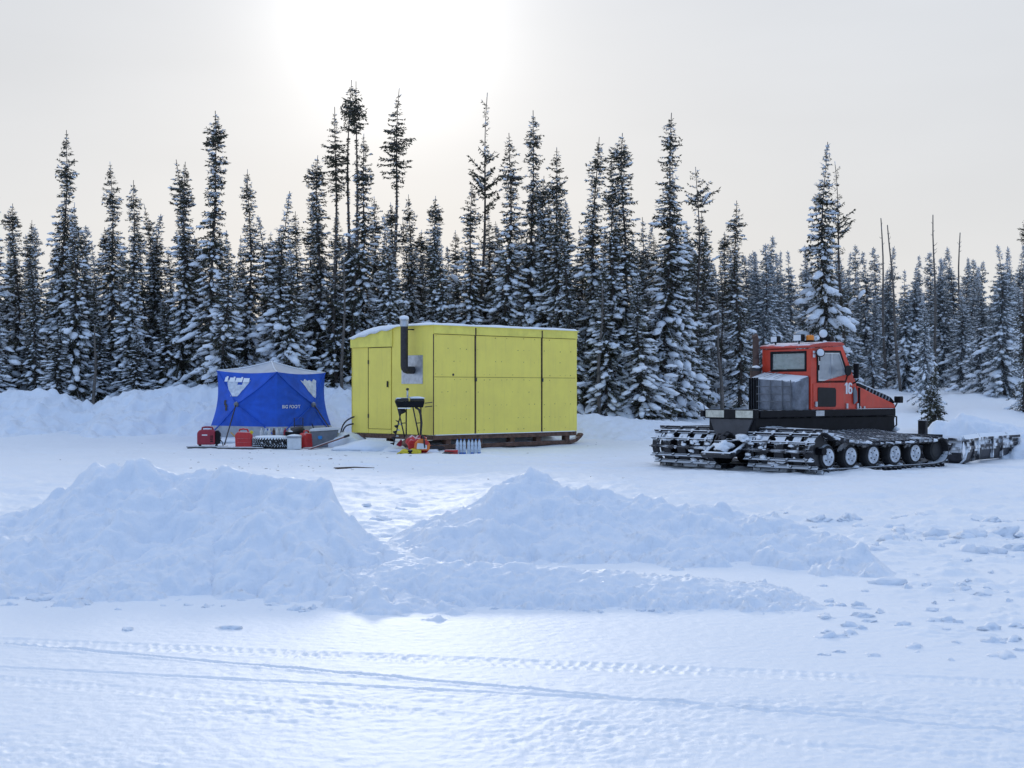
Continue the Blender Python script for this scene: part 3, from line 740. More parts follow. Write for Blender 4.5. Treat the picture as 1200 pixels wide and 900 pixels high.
# ------------------------------------------------------------------ shared materials of the camp
M_YEL = mat('yellow_painted_plywood', (.95, .785, .14), .6, var=.05, vscale=1.3, bump=.15, bscale=45, col2=(.88, .72, .135), streak=.15)
M_YELT = mat('yellow_painted_trim', (.90, .77, .14), .6, var=.08, vscale=3)
M_SEAM = mat('dark_weathered_wood', (.10, .065, .045), .85, var=.35, vscale=12)
M_BROWN = mat('brown_timber', (.16, .085, .06), .85, var=.3, vscale=8, bump=.4, dust=.9, dust_lo=.75)
M_STEEL = mat('galvanised_sheet', (.55, .57, .60), .42, .75, var=.12, vscale=10)
M_PIPE = mat('black_stove_pipe', (.045, .04, .042), .5, .3, var=.2, vscale=15)
M_BLACK = mat('black_paint', (.010, .010, .013), .6, spec=.2, var=.25, vscale=6, dust=.45, dust_lo=.9)
M_BLACKS = mat('black_steel_snowy', (.024, .024, .028), .55, .0, var=.25, vscale=6, dust=.95, dust_lo=.42, dscale=7)
M_RUB = mat('black_rubber', (.02, .02, .022), .8, var=.2, dust=.7, dust_lo=.55, dscale=9)
M_RUST = mat('rusty_pipe', (.12, .07, .055), .8, var=.3, vscale=12)
M_RED = mat('red_vehicle_paint', (.71, .058, .026), .38, var=.10, vscale=2.5, spec=.5, dust=.35, dust_lo=.85, streak=.30)
M_REDP = mat('red_plastic', (.60, .035, .035), .45, var=.1, dust=.6, dust_lo=.72)
M_MAROON = mat('dark_red_plastic', (.35, .02, .04), .4, var=.1)
M_GREY = mat('grey_plastic', (.19, .20, .225), .55, var=.12, dust=.5, dust_lo=.8)
M_LGREY = mat('pale_grey_fabric', (.42, .43, .46), .85, var=.12, vscale=4)
M_WHITE = mat('white_plastic', (.72, .73, .74), .45, var=.06)
M_BLUE = mat('blue_tent_fabric', (.008, .098, .58), .62, var=.12, vscale=3, bump=.1, bscale=25)
M_FROST = mat('frosted_clear_vinyl', (.70, .74, .80), .6, var=.18, vscale=7, col2=(.45, .50, .58))
M_ROOF = mat('pale_tent_roof', (.58, .58, .60), .8, var=.06, vscale=3)
M_CHROME = mat('bright_metal', (.6, .62, .65), .3, .8, var=.1)
M_ORANGE = mat('orange_plastic', (.80, .20, .03), .4, var=.08)
M_AMBER = mat('amber_lens', (.85, .25, .02), .25, var=.05)
M_YELP = mat('yellow_plastic', (.75, .60, .03), .5, var=.12)
M_CARD = mat('brown_sack', (.22, .12, .085), .9, var=.3, vscale=9, bump=.6, bscale=20)
M_BOTTLE = mat('clear_bottle_plastic', (.62, .70, .78), .2, var=.15, vscale=14)
M_CAPB = mat('blue_cap_plastic', (.03, .12, .42), .4, var=.05)
M_LETTER = mat('white_lettering', (.82, .82, .82), .6, var=.02)
M_CABINT = mat('dark_upholstery', (.03, .03, .034), .8, var=.15)
M_SLED = mat('pale_plank', (.55, .55, .56), .7, var=.2, dust=.8, dust_lo=.6)
G_TEAL = glass('greenish_cab_glass', (.66, .84, .84), .34, .25)
G_FROST = glass('frosted_cab_glass', (.88, .91, .92), .80, .15)

# ------------------------------------------------------------------ yellow shed on skids
SH = thing('shed', 'yellow plywood shed on wooden skids with snow on its roof', 'shed', (-1.876, 34.0, 0), R(45))
LX, WY, Z0, Z1 = 5.08, 3.12, .37, 3.0
def roof_z(s): return Z1 - .24 * max(0, (s - 1.5) / 1.62) ** 2.0
obj('wall_frame', MB().prism([(0, Z0)] + [(s, roof_z(s) - .04) for s in [i * WY / 12 for i in range(13)]] + [(WY, Z0)], .03, LX - .03, lambda p, h: (h, .03 + p[0] * (WY - .06) / WY, p[1])), M_SEAM, SH)
cols = [(.012, 1.352), (1.412, 3.71), (3.772, LX)]
for x0, x1 in cols:                                   # long side: upper and lower plywood sheets, fascia above
    obj('wall_panel', MB().span((x0, 0, Z0 + .005), (x1, .04, 1.758)), M_YEL, SH, bevel=.003)
    obj('wall_panel', MB().span((x0, .002, 1.768), (x1, .04, 2.785)), M_YEL, SH, bevel=.003)
    obj('fascia_board', MB().span((x0 - .004, -.018, 2.80), (x1 + .004, .035, 2.985)), M_YELT, SH, bevel=.004)
obj('batten', MB().span((1.36, -.012, 1.74), (1.395, .02, 2.99)), M_SEAM, SH)
obj('batten', MB().span((3.725, -.012, 1.74), (3.757, .02, 2.99)), M_SEAM, SH)
for xb in (1.383, 3.742): obj('batten', MB().span((xb - .012, .0, Z0), (xb + .012, .032, 1.70)), M_SEAM, SH)
for xb in (1.38, 3.742): obj('latch', MB().span((xb - .028, -.03, 1.66), (xb + .028, .0, 1.75)), M_PIPE, SH)
obj('vent_hole', MB().cyl((.64, -.006, 1.82), (.64, .03, 1.82), .03), M_PIPE, SH)
rn = random.Random(12)
mb = MB()
for x0, x1 in cols:
    for z_ in (.46, .75, 1.08, 1.4, 1.70, 1.83, 2.15, 2.45, 2.74):
        for i in range(int((x1 - x0) / .2)):
            if rn.random() < .45:
                x_ = x0 + .06 + i * .2 + rn.uniform(-.01, .01); q_ = rn.uniform(.004, .010)
                mb.box((x_, -.001, z_ + rn.uniform(-.01, .01)), (q_ * 2, .006, q_ * 2))
obj('nail_heads', mb, M_SEAM, SH)['kind'] = 'stuff'
# far sides
obj('wall_panel', MB().span((0, WY - .04, Z0), (LX, WY, 2.60)), M_YEL, SH)
obj('wall_panel', MB().prism([(.01, Z0), (WY - .01, Z0), (WY - .01, 2.7), (.01, 2.95)], LX - .04, LX + .005, lambda p, h: (h, p[0], p[1])), M_YEL, SH)
# door end
e = lambda p, h: (h, p[0], p[1])
obj('end_panel', MB().prism([(.012, Z0), (1.535, Z0), (1.535, roof_z(1.5) - .02), (.012, roof_z(0) - .02)], 0, .04, e), M_YEL, SH, bevel=.003)
obj('end_panel', MB().prism([(2.455, Z0), (WY, Z0), (WY, 2.515), (2.455, 2.515)], .0, .04, e), M_YEL, SH, bevel=.003)
obj('end_panel', MB().span((.002, 1.56, Z0), (.04, 2.44, .475)), M_YEL, SH)
obj('gable_board', MB().prism([(1.50, 2.52)] + [(WY + .02, 2.52)] + [(s, roof_z(s) - .015) for s in (WY + .02, 2.8, 2.4, 2.0, 1.50)], -.028, .0, e), M_YELT, SH, bevel=.004)
dr = obj('door', MB().span((-.008, 1.565, .485), (.035, 2.435, 2.50)), M_YEL, SH, bevel=.004)
obj('hinge', MB().span((-.022, 2.415, .75), (-.002, 2.455, .85)), M_PIPE, dr); obj('hinge', MB().span((-.022, 2.415, 2.1), (-.002, 2.455, 2.2)), M_PIPE, dr)
obj('handle', MB().span((-.05, 1.655, 1.52), (-.008, 1.685, 1.67)), M_PIPE, dr, bevel=.005)
obj('door_trim', MB().span((-.016, 2.44, .48), (.0, 2.448, 2.52)), M_SEAM, SH)
pl = obj('flue_plate', MB().span((-.012, .38, 1.60), (.0, 1.16, 2.29)), M_STEEL, SH)
pp = MB().tube([(-.02, .72, 1.93), (-.20, .72, 1.93), (-.255, .72, 1.945), (-.29, .72, 1.985), (-.30, .72, 2.04), (-.30, .72, 2.98)], [.092] * 6, 18)
pi_ = obj('stove_pipe', pp, M_PIPE, SH, smooth=40)
cp = MB().lathe([(.10, 2.98), (.10, 3.12), (.115, 3.13), (.115, 3.15), (.02, 3.18)], 18, (-.30, .72, 0))
obj('pipe_cap', cp, M_STEEL, pi_, smooth=40)
obj('cap_snow', MB().blob((-.30, .72, 3.19), (.125, .125, .06), 5, .15), M_TSNOW, pi_, True)
obj('pipe_bracket', MB().span((-.31, .70, 2.9), (0, .74, 2.93)), M_PIPE, pi_)
obj('corner_trim', MB().span((-.006, -.006, Z0), (.012, .012, 2.79)), M_SEAM, SH)
# roof sheet and the snow lying on it
ns_ = 14
def roof_mesh(o0, o1, x0, x1, s0, s1, seed=None):
    nx = 60
    xs = np.linspace(x0, x1, nx); ss = np.linspace(s0, s1, 40)
    X, S = np.meshgrid(xs, ss)
    Zr = np.array([roof_z(s) for s in np.clip(ss, 0, WY)])[:, None] + 0 * X
    if seed is None: zt = Zr + o1
    else:
        ed = np.minimum(np.minimum(X - x0, x1 - X), np.minimum(S - s0, s1 - S))
        zt = Zr + o0 + (o1 - o0) * np.clip(ed / .07, 0, 1) ** .5 * (1 + .35 * fbm(X * 1.1, S * 1.1, 3, seed))
    zb = Zr + o0 - (0 if seed is None else .01)
    if seed is not None:   # ragged lip drooping over the door end
        lip = np.clip((.12 - (X - x0)) / .12, 0, 1) * sstep(1.2, 1.7, S) * (.10 + .07 * gnoise(S * 3, X * 0, 7)) * sstep(3.2, 2.9, S)
        zb = zb - lip
    mb = MB()
    n = X.size
    mb.v = [tuple(p) for p in np.stack([X, S, zt], -1).reshape(-1, 3)] + [tuple(p) for p in np.stack([X, S, zb], -1).reshape(-1, 3)]
    r, c = X.shape
    for i in range(r - 1):
        for j in range(c - 1):
            a = i * c + j
            mb.f += [(a, a + 1, a + c + 1, a + c), (a + n, a + c + n, a + c + 1 + n, a + 1 + n)]
    for j in range(c - 1):
        a = j; mb.f.append((a, a + n, a + 1 + n, a + 1)); a = (r - 1) * c + j; mb.f.append((a, a + 1, a + 1 + n, a + n))
    for i in range(r - 1):
        a = i * c; mb.f.append((a, a + c, a + c + n, a + n)); a = i * c + c - 1; mb.f.append((a, a + n, a + c + n, a + c))
    return mb
rf = obj('roof', roof_mesh(-.02, .015, -.03, LX + .05, -.03, WY + .03), M_YELT, SH)
obj('roof_snow', roof_mesh(.017, .062, -.065, LX + .06, -.05, WY + .05, 17), M_TSNOW, rf, True)
# floor frame, blocks and skids
obj('floor_beam', MB().span((.0, .01, .25), (LX, .14, .362)), M_BROWN, SH, bevel=.008)
obj('floor_beam', MB().span((.0, WY - .14, .25), (LX, WY - .01, .362)), M_BROWN, SH, bevel=.008)
obj('floor_beam', MB().span((.01, .15, .25), (.13, WY - .15, .36)), M_BROWN, SH, bevel=.008)
obj('sill_snow', MB().span((.05, -.03, .358), (LX - .1, .02, .378)), M_TSNOW, SH, bevel=.01)
for sy in (.10, 2.2):
    run = [(.1, .06), (4.95, .06), (5.2, .11), (5.38, .22), (5.46, .30), (5.40, .34), (5.30, .25), (5.12, .19), (4.95, .16), (.1, .16)]
    obj('skid', MB().prism(run, sy, sy + .16, lambda p, h: (p[0], h, p[1] - .03)), M_BROWN, SH, bevel=.008)
    for bx_ in (.5, 1.55, 2.7, 3.65, 4.75): obj('block', MB().span((bx_, sy + .01, .131), (bx_ + .17, sy + .15, .249)), M_BROWN, SH, bevel=.006)
obj('drift', MB().blob((2.6, .9, .05), (2.4, .5, .22), 3, .25, sub=3), M_SNOW, SH, True)

# snow heaps at the door end
def heap(c, d, seed, label, name='snow_heap', m=None):
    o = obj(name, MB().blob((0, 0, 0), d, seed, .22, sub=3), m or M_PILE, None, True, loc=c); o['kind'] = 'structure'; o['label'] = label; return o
heap((-3.35, 34.4, .02), (.85, .6, .20), 3, 'small snow heap in front of the shed door')
heap((-4.15, 35.9, .05), (.55, .4, .30), 8, 'small snow heap at the left foot of the shed')
heap((-2.4, 33.9, -.02), (.7, .5, .13), 13, 'low snow heap below the grill stand')

# ------------------------------------------------------------------ blue hub tent
TC = Vector((-6.28, 38.0, 0)); tb = R(30)
TN = thing('ice_tent', 'blue pop-up ice fishing tent with pale snowy roof beside the shed', 'tent', (0, 0, 0))
dl, drr = Vector((-math.cos(tb), math.sin(tb), 0)), Vector((math.sin(tb), math.cos(tb), 0))
ctr = TC + dl * 1.05 + drr * 1.05
def corner(a, b, side, z):
    return Vector((ctr.x, ctr.y, 0)) + dl * (a * side / 2) + drr * (b * side / 2) + Vector((0, 0, z))
top = {k: corner(*k, 2.10, 1.93 + .05 * (k == (1, -1))) for k in ((-1, -1), (1, -1), (1, 1), (-1, 1))}
bot = {k: corner(*k, 2.50, .17) for k in top}
apex = Vector((ctr.x, ctr.y, 2.24))
walls = [((-1, -1), (1, -1), -drr), ((-1, 1), (-1, -1), -dl), ((1, 1), (-1, 1), drr), ((1, -1), (1, 1), dl)]
def wall_pt(w, u, v, off=0.0):
    """u along the wall, v up, both 0..1"""
    k0, k1, n = walls[w]
    a = bot[k0].lerp(bot[k1], u); b = top[k0].lerp(top[k1], u)
    p = a.lerp(b, v)
    uu, vv = abs(2 * u - 1), abs(2 * v - 1)
    bulge = .30 * (1 - max(uu, vv)) - .05 * math.sin(math.pi * min(1, max(uu, vv))) * (1 if max(uu, vv) < 1 else 0)
    inw = .10 * math.sin(math.pi * v) * uu ** 4 * (1 if u > .5 else -1)
    an_ = math.atan2(v - .5, u - .5); rd = max(uu, vv)
    off += .012 * math.sin(an_ * 17 + w) * rd * (1 - rd) * 3 + .010 * math.sin(u * 31 + v * 13 + w) * (1 - rd)
    along = (bot[k1] - bot[k0]).normalized()
    return p + n * (bulge + off - .10 * math.sin(math.pi * v) * uu ** 4) - along * inw - Vector((0, 0, .05)) * math.sin(math.pi * u) * v ** 6
def patch(w, u0, u1, v0, v1, nu=16, nv=16, off=0.0, th=.0, test=None):
    mb = MB(); vs = []
    for j in range(nv + 1):
        for i in range(nu + 1): vs.append(wall_pt(w, u0 + (u1 - u0) * i / nu, v0 + (v1 - v0) * j / nv, off))
    fs = []
    for j in range(nv):
        for i in range(nu):
            uc, vc = u0 + (u1 - u0) * (i + .5) / nu, v0 + (v1 - v0) * (j + .5) / nv
            if test is None or test(uc, vc): a = j * (nu + 1) + i; fs.append((a, a + 1, a + nu + 2, a + nu + 1))
    used = sorted({i for f in fs for i in f}); mp = {a: i for i, a in enumerate(used)}
    mb.add([vs[a] for a in used], [tuple(mp[i] for i in f) for f in fs])
    return mb
wo = []
for w in range(4):
    o = obj('wall', patch(w, 0, 1, .17, 1.0, 44, 44), M_BLUE, TN, True); wo.append(o)
    sk = obj('skirt', patch(w, 0, 1, 0, .17, 44, 5), M_LGREY, o, True)
    hub = wall_pt(w, .5, .5, .02); obj('hub', MB().blob(hub, (.07, .07, .07), 2, .1), M_GREY, o, True)
    for (u0, v0) in ((0, 0), (1, 0), (0, 1), (1, 1)):   # pole sleeves stitched across the wall
        mb = MB().tube([wall_pt(w, .5 + (u0 - .5) * s, .5 + (v0 - .5) * s, .012) for s in [.05 + .95 * i / 8 for i in range(9)]], .014, 5)
        obj('pole_sleeve', mb, M_BLUE, o, True)
# frosted windows in the upper sector of the visible walls
def win_l(u, v): return v > .62 and abs(u - .60) < .05 + (v - .60) * .52 and v < .88 and not (v > .80 and .52 < u < .60) 
obj('window', patch(0, .35, .86, .58, .93, 90, 60, .012, test=win_l), M_FROST, wo[0], True)
obj('window_snow', patch(0, .42, .82, .845, .93, 26, 5, .03, test=lambda u, v: (int(u * 60) % 7) != 3 and v < .915 + .01 * math.sin(u * 50)), M_TSNOW, wo[0], True)
obj('window', patch(1, .16, .66, .57, .93, 90, 60, .012, test=lambda u, v: v > .60 and abs(u - .40) < (v - .58) * .52 and v < .89 + .012 * math.sin(u * 70) + .01 * math.sin(u * 31)), M_FROST, wo[1], True)
tm_ = text_mesh('BIG FOOT', .125, .002)
def map_text(me, w, uc, vc, su, sv, off):
    for v in me.vertices:
        q = wall_pt(w, uc + v.co.x * su, vc + v.co.y * sv, off); v.co = q
    me.update(); return me
lt = obj('lettering', map_text(tm_, 1, .80, .47, -1 / 2.2, 1 / 1.8, .014), M_LETTER, wo[1])
# roof: four sagging triangles from the apex
for w in range(4):
    k0, k1, n = walls[w]
    mb = MB(); N_ = 14; vs = []; ix = {}
    for i in range(N_ + 1):
        for j in range(N_ + 1 - i):
            a, b = i / N_, j / N_; c = 1 - a - b
            ku = b / (b + c) if b + c > 0 else .5
            edge = wall_pt(w, ku, 1.0)
            p = apex * a + edge * (1 - a)
            p = p - Vector((0, 0, .16)) * math.sin(math.pi * min(1, a)) * (.35 + .65 * (1 - abs(2 * ku - 1)))
            ix[i, j] = len(vs); vs.append(p)
    fs = []
    for i in range(N_):
        for j in range(N_ - i):
            fs.append((ix[i, j], ix[i + 1, j], ix[i, j + 1]))
            if j < N_ - i - 1: fs.append((ix[i + 1, j], ix[i + 1, j + 1], ix[i, j + 1]))
    mb.add(vs, fs); ro = obj('roof_panel', mb, M_ROOF, TN, True)
    mb = MB().tube([apex.lerp(top[k0], s) - Vector((0, 0, .05)) * math.sin(math.pi * s) + Vector((0, 0, .01)) for s in [i / 8 for i in range(9)]], .016, 5)
    obj('roof_pole', mb, M_TSNOW, ro, True)
def rope(pts, r, m, parent, name='guy_rope', sag=0.0):
    a, b = Vector(pts[0]), Vector(pts[1])
    return obj(name, MB().tube([a.lerp(b, s) - Vector((0, 0, sag * math.sin(math.pi * s))) for s in [i / 8 for i in range(9)]], r, 5), m, parent, True)
g_ = lambda px, Y, dz=.0: Vector(((px - 600) / FPX * Y, Y, gzf((px - 600) / FPX * Y, Y) + dz))
rope((wall_pt(0, .5, .5, .03), g_(263, 36.7)), .018, M_PIPE, TN)
rope((wall_pt(1, .5, .5, .03), g_(399, 37.3)), .018, M_PIPE, TN)
rope((wall_pt(1, .45, .2, .03), g_(374, 37.6)), .014, M_PIPE, TN)
rope((wall_pt(3, .4, .5, .03), g_(241, 38.4)), .010, M_LGREY, TN)
zp = obj('zip_flap', patch(0, .70, .78, .40, .56, 4, 6, .014, test=lambda u, v: abs((u - .70) / .08 - (v - .40) / .16) < .35), M_PIPE, wo[0])
heap(tuple(g_(285, 37.6, .0)), (1.1, .35, .10), 21, 'snow shovelled against the left skirt of the tent')
heap(tuple(g_(360, 38.2, .0)), (.9, .35, .10), 22, 'snow shovelled against the right skirt of the tent')
heap(tuple(g_(402, 36.6, -.02)), (.75, .7, .22), 24, 'low snow heap between tent gear and shed')

# ------------------------------------------------------------------ gear in front of the tent
def ground_thing(name, label, cat, px, Y, rz=0.0, dz=0.0, group=None):
    p = g_(px, Y, dz); return thing(name, label, cat, p, rz, group)
def plank(px, Y, l, w, rz, label):
    t = ground_thing('sled_board', label, 'board', px, Y, rz, .0)
    obj('deck', MB().span((-l / 2, -w / 2, .02), (l / 2, w / 2, .045)), M_SLED, t, bevel=.006)
    obj('runner', MB().span((-l / 2 + .03, -w / 2 - .012, -.03), (l / 2 - .02, -w / 2 + .012, .018)), M_PIPE, t)
    obj('runner', MB().span((-l / 2 + .03, w / 2 - .012, -.03), (l / 2 - .02, w / 2 + .012, .018)), M_PIPE, t)
plank(243, 35.3, .95, .5, .05, 'pale flat board under the dark red generator')
plank(284, 35.15, 1.15, .5, -.06, 'pale flat board under the red fuel can')
# generator
t = ground_thing('generator', 'small dark red portable generator with black end panel', 'generator', 245, 35.3, .12, .045)
mb = MB().prism([(-.28, .03), (.16, .03), (.16, .36), (.10, .41), (-.22, .40), (-.28, .33)], -.14, .14, lambda p, h: (p[0], h, p[1])); body = obj('body', mb, M_MAROON, t, bevel=.03)
obj('end_panel', MB().prism([(.163, .03), (.27, .05), (.285, .30), (.22, .39), (.163, .38)], -.135, .135, lambda p, h: (p[0], h, p[1])), M_BLACK, t, bevel=.02)
obj('handle', MB().tube([(-.17, 0, .39), (-.16, 0, .455), (-.10, 0, .465), (.02, 0, .465), (.08, 0, .455), (.10, 0, .39)], .022, 8), M_MAROON, t, True)
for i in range(4): obj('vent_slot', MB().span((.04, -.148, .10 + i * .045), (.11, -.138, .122 + i * .045)), M_BLACK, body)
obj('sticker', MB().span((-.16, -.146, .26), (-.03, -.139, .285)), M_LETTER, body)
obj('outlet', MB().cyl((.278, -.05, .2), (.295, -.05, .2), .035), M_LGREY, t); obj('outlet', MB().cyl((.278, .06, .2), (.295, .06, .2), .035), M_LGREY, t)
for x in (-.22, .18):
    for y in (-.1, .1): obj('foot', MB().cyl((x, y, 0), (x, y, .035), .025), M_RUB, t)
# jerry cans
def jerry(label, px, Y, s=1.0, rz=0.0, m=M_REDP):
    t = ground_thing('fuel_can', label, 'fuel can', px, Y, rz, .02)
    t.scale = (s, s, s)
    b = obj('body', MB().prism([(-.20, 0), (.20, 0), (.21, .30), (.13, .38), (-.14, .39), (-.21, .32)], -.11, .11, lambda p, h: (p[0], h, p[1])), m, t, bevel=.03)
    for zz in (.10, .20): obj('rib', MB().span((-.16, -.118, zz), (.16, -.108, zz + .025)), m, b, bevel=.006)
    obj('handle', MB().tube([(-.12, 0, .37), (-.10, 0, .44), (-.02, 0, .455), (.08, 0, .44), (.11, 0, .36)], .022, 8), m, t, True)
    obj('cap', MB().cyl((.16, 0, .34), (.20, 0, .40), .04), M_YELP if m is M_REDP else M_BLACK, t)
jerry('bright red fuel can standing left of the big tyre', 286, 35.25, 1.02, .1)
jerry('tall narrow red fuel can right of the white box', 359, 35.6, .92, 1.1)
# shovel leaning behind
t = ground_thing('shovel', 'shovel with wooden handle stuck in the snow before the tent', 'shovel', 283, 36.4, 0)
obj('shaft', MB().tube([(.08, 0, .0), (-.28, .02, .36)], .017, 7), mat('yellow_wood', (.55, .33, .10), .7), t, True)
obj('blade', MB().prism([(-.12, 0), (.12, 0), (.14, .25), (0, .30), (-.14, .25)], -.006, .006, lambda p, h: (p[0] + .12, h, p[1] - .22)), M_STEEL, t)
# tyre
t = ground_thing('tyre', 'large black tyre lying flat with snow on top', 'tyre', 317.5, 35.35, 0, .0)
obj('carcass', MB().lathe([(.24, .02), (.36, .0), (.435, .035), (.452, .10), (.452, .19), (.435, .245), (.36, .28), (.24, .26), (.22, .20), (.22, .08)], 48), M_RUB, t, smooth=35)
M_TREAD = mat('tyre_tread_snowy', (.02, .02, .022), .8, var=.2, dust=.95, dust_lo=.05, dscale=14)
lug = MB().box((.455, 0, .14), (.022, .034, .115), (.5, 0, 0)).mesh('tread_lug'); lug.materials.append(M_TREAD)
lug2 = MB().box((.45, 0, .235), (.03, .03, .06), (-.5, -.4, 0)).mesh('tread_lug'); lug2.materials.append(M_TREAD)
lug3 = MB().box((.45, 0, .045), (.03, .03, .06), (-.5, .4, 0)).mesh('tread_lug'); lug3.materials.append(M_TREAD)
for k in range(40):
    o = bpy.data.objects.new('tread_lug', (lug, lug2, lug3)[0]); COL.objects.link(o); o.parent = t; o.rotation_euler = (0, 0, k * math.pi / 20)
    for mm, off in ((lug2, .07), (lug3, .1)):
        o = bpy.data.objects.new('tread_lug', mm); COL.objects.link(o); o.parent = t; o.rotation_euler = (0, 0, k * math.pi / 20 + off)
sn = MB().lathe([(.23, .24), (.25, .285), (.30, .30), (.37, .295), (.415, .265), (.40, .25)], 32)
obj('snow_cover', sn, M_TSNOW, t, True)
# crates, cans, white box, tub behind the tyre
t = ground_thing('white_box', 'small white box standing right of the big tyre', 'box', 345, 35.15, .1)
obj('body', MB().span((-.17, -.15, 0), (.17, .15, .28)), M_WHITE, t, bevel=.015); obj('lid', MB().span((-.18, -.16, .283), (.18, .16, .32)), M_LGREY, t, bevel=.01); obj('snow_cap', MB().blob((0, 0, .325), (.17, .15, .04), 3, .2), M_TSNOW, t, True)
t = ground_thing('bottle_tray', 'low grey tray of bottles behind the big tyre', 'tray', 323, 36.1, .05)
obj('tray', MB().span((-.42, -.18, .16), (.42, .18, .26)), M_GREY, t, bevel=.01); obj('base', MB().span((-.36, -.14, 0), (.36, .14, .158)), M_SEAM, t)
tb0 = None
bm_ = MB().lathe([(.035, 0), (.04, .02), (.04, .14), (.016, .19), (.016, .22)], 10)
bmsh = bm_.mesh('bottle', True)
bmats = [M_WHITE, M_BOTTLE, M_WHITE, M_CARD, M_WHITE, M_BOTTLE, M_MAROON, M_WHITE]
for k in range(8):
    me = bmsh.copy(); o = obj('bottle', me, bmats[k]); p = g_(323, 36.1); o.location = (p.x - .35 + k * .1, p.y - .06 + .1 * (k % 2), p.z + .26)
    tag(o, ['leftmost white bottle in the grey tray', 'clear bottle second from left in the grey tray', 'white bottle third from left in the grey tray', 'brown bottle in the grey tray', 'white bottle right of the brown one in the grey tray', 'clear bottle right of centre in the grey tray', 'dark red bottle in the grey tray', 'rightmost white bottle in the grey tray'][k], 'bottle', 'bottles in the tray')
t = ground_thing('black_crate', 'black crate with snow on it behind the white box', 'crate', 346, 35.75, .05)
obj('body', MB().ring([(-.22, 0), (.22, 0), (.24, .40), (-.24, .40)], [(-.15, .1), (.15, .1), (.16, .3), (-.16, .3)], -.17, -.15, lambda p, h: (p[0], h, p[1])).span((-.21, -.14, .01), (.21, .15, .36)), M_BLACK, t, bevel=.008)
obj('snow_cap', MB().blob((0, 0, .39), (.2, .14, .06), 6, .25), M_TSNOW, t, True)
obj('sack', MB().blob((.05, 0, .43), (.17, .13, .10), 9, .3), M_PIPE, t, True)
t = ground_thing('hand_cart', 'black wire hand cart handle standing before the tent', 'hand cart', 350, 36.5, 0)
obj('frame', MB().tube([(-.11, 0, 0), (-.11, 0, .74), (.11, 0, .74), (.11, 0, 0)], .013, 6).tube([(-.11, 0, .55), (.11, 0, .55)], .01, 6), M_PIPE, t)
obj('toe_plate', MB().span((-.15, -.2, .0), (.15, 0, .02)), M_PIPE, t)
for s_ in (-1, 1): obj('wheel', MB().lathe([(.03, -.02), (.09, -.025), (.09, .025), (.03, .02)], 16, (s_ * .16, .02, .09), 'x'), M_RUB, t)
t = ground_thing('storage_tub', 'grey storage tub with white lid and blue sticker', 'tub', 380, 35.9, .12)
obj('body', MB().add([(-.30, -.2, 0), (.26, -.2, 0), (.26, .2, 0), (-.30, .2, 0), (-.34, -.24, .40), (.36, -.24, .44), (.36, .24, .44), (-.34, .24, .40)], [(3,2,1,0),(4,5,6,7),(0,1,5,4),(1,2,6,5),(2,3,7,6),(3,0,4,7)]), M_GREY, t, bevel=.02)
obj('lid', MB().prism([(-.37, .405), (.39, .448), (.39, .49), (.2, .51), (-.3, .475), (-.37, .445)], -.265, .265, lambda p, h: (p[0], h, p[1])), M_WHITE, t, bevel=.012)
obj('sticker', MB().cyl((-.10, -.226, .26), (-.10, -.236, .262), .055, seg=14), mat('blue_sticker', (.03, .25, .62), .5), t)
t = ground_thing('sled_plank', 'brown plank tilted up beside the grey tub', 'plank', 384, 35.3, .25)
obj('board', MB().box((0, 0, .13), (1.0, .16, .035), (0, -.33, 0)), mat('red_brown_wood', (.22, .09, .075), .8, dust=.7, dust_lo=.6), t, bevel=.006)
obj('tip', MB().box((.47, 0, .29), (.14, .17, .05), (0, -.33, 0)), M_PIPE, t)
for k, (a, b, hgt) in enumerate(((398, 415, .78), (401, 414, .60))):
    p, q = g_(a, 36.6), g_(b, 36.0); q.z += hgt
    o = obj('cable', MB().tube([p.lerp(q, s) + Vector((-.10, 0, .16)) * math.sin(math.pi * s) for s in [i / 10 for i in range(11)]], .02, 6), M_PIPE, None, True)
    tag(o, ['upper black cable arching from the snow to the shed wall', 'lower black cable arching from the snow to the shed wall'][k], 'cable', 'cables beside the shed')
o = obj('cable', MB().tube([g_(x, 36.3 + .25 * math.sin(x * .9), .02) for x in np.linspace(390, 412, 14)], .022, 6), M_PIPE, None, True); tag(o, 'black cable coiled on the snow at the tent corner', 'cable', 'cables beside the shed')
o = obj('cable', MB().tube([g_(258, 35.25, .2), g_(260.5, 35.2, .15), g_(262, 35.1, .02), g_(266, 35.0, .02), g_(273, 35.05, .03)], .012, 6), M_PIPE, None, True); tag(o, 'thin black power lead running from the generator', 'cable')
t = ground_thing('small_carton', 'small blue and red carton lying on the snow at the left edge', 'carton', 6, 40.6, .1)
obj('box', MB().span((-.09, -.06, 0), (.09, .06, .13)), M_CAPB, t, bevel=.008); obj('label_patch', MB().span((.0, -.065, .04), (.07, -.0615, .10)), M_REDP, t)

# ------------------------------------------------------------------ gear at the shed end
t = ground_thing('grill', 'black grill on a folding stand in front of the shed end', 'grill', 480.5, 33.7, R(8), .28)
obj('bowl', MB().prism([(-.30, .77), (.30, .77), (.34, .92), (-.36, .92)], -.16, .16, lambda p, h: (p[0], h, p[1])), M_BLACK, t, bevel=.015)
obj('lid', MB().prism([(-.36, .923), (-.03, .923), (-.05, 1.0), (-.32, 1.0)], -.165, .165, lambda p, h: (p[0], h, p[1])), M_BLACKS, t, bevel=.02)
obj('lid', MB().prism([(-.015, .923), (.345, .923), (.31, .99), (.02, .99)], -.165, .165, lambda p, h: (p[0], h, p[1])), M_BLACKS, t, bevel=.02)
obj('lid_snow', MB().blob((.16, 0, .995), (.19, .14, .035), 4, .2), M_TSNOW, t, True); obj('shelf_snow', MB().span((-.30, -.2, .74), (.0, -.15, .765)), M_TSNOW, t, bevel=.01)
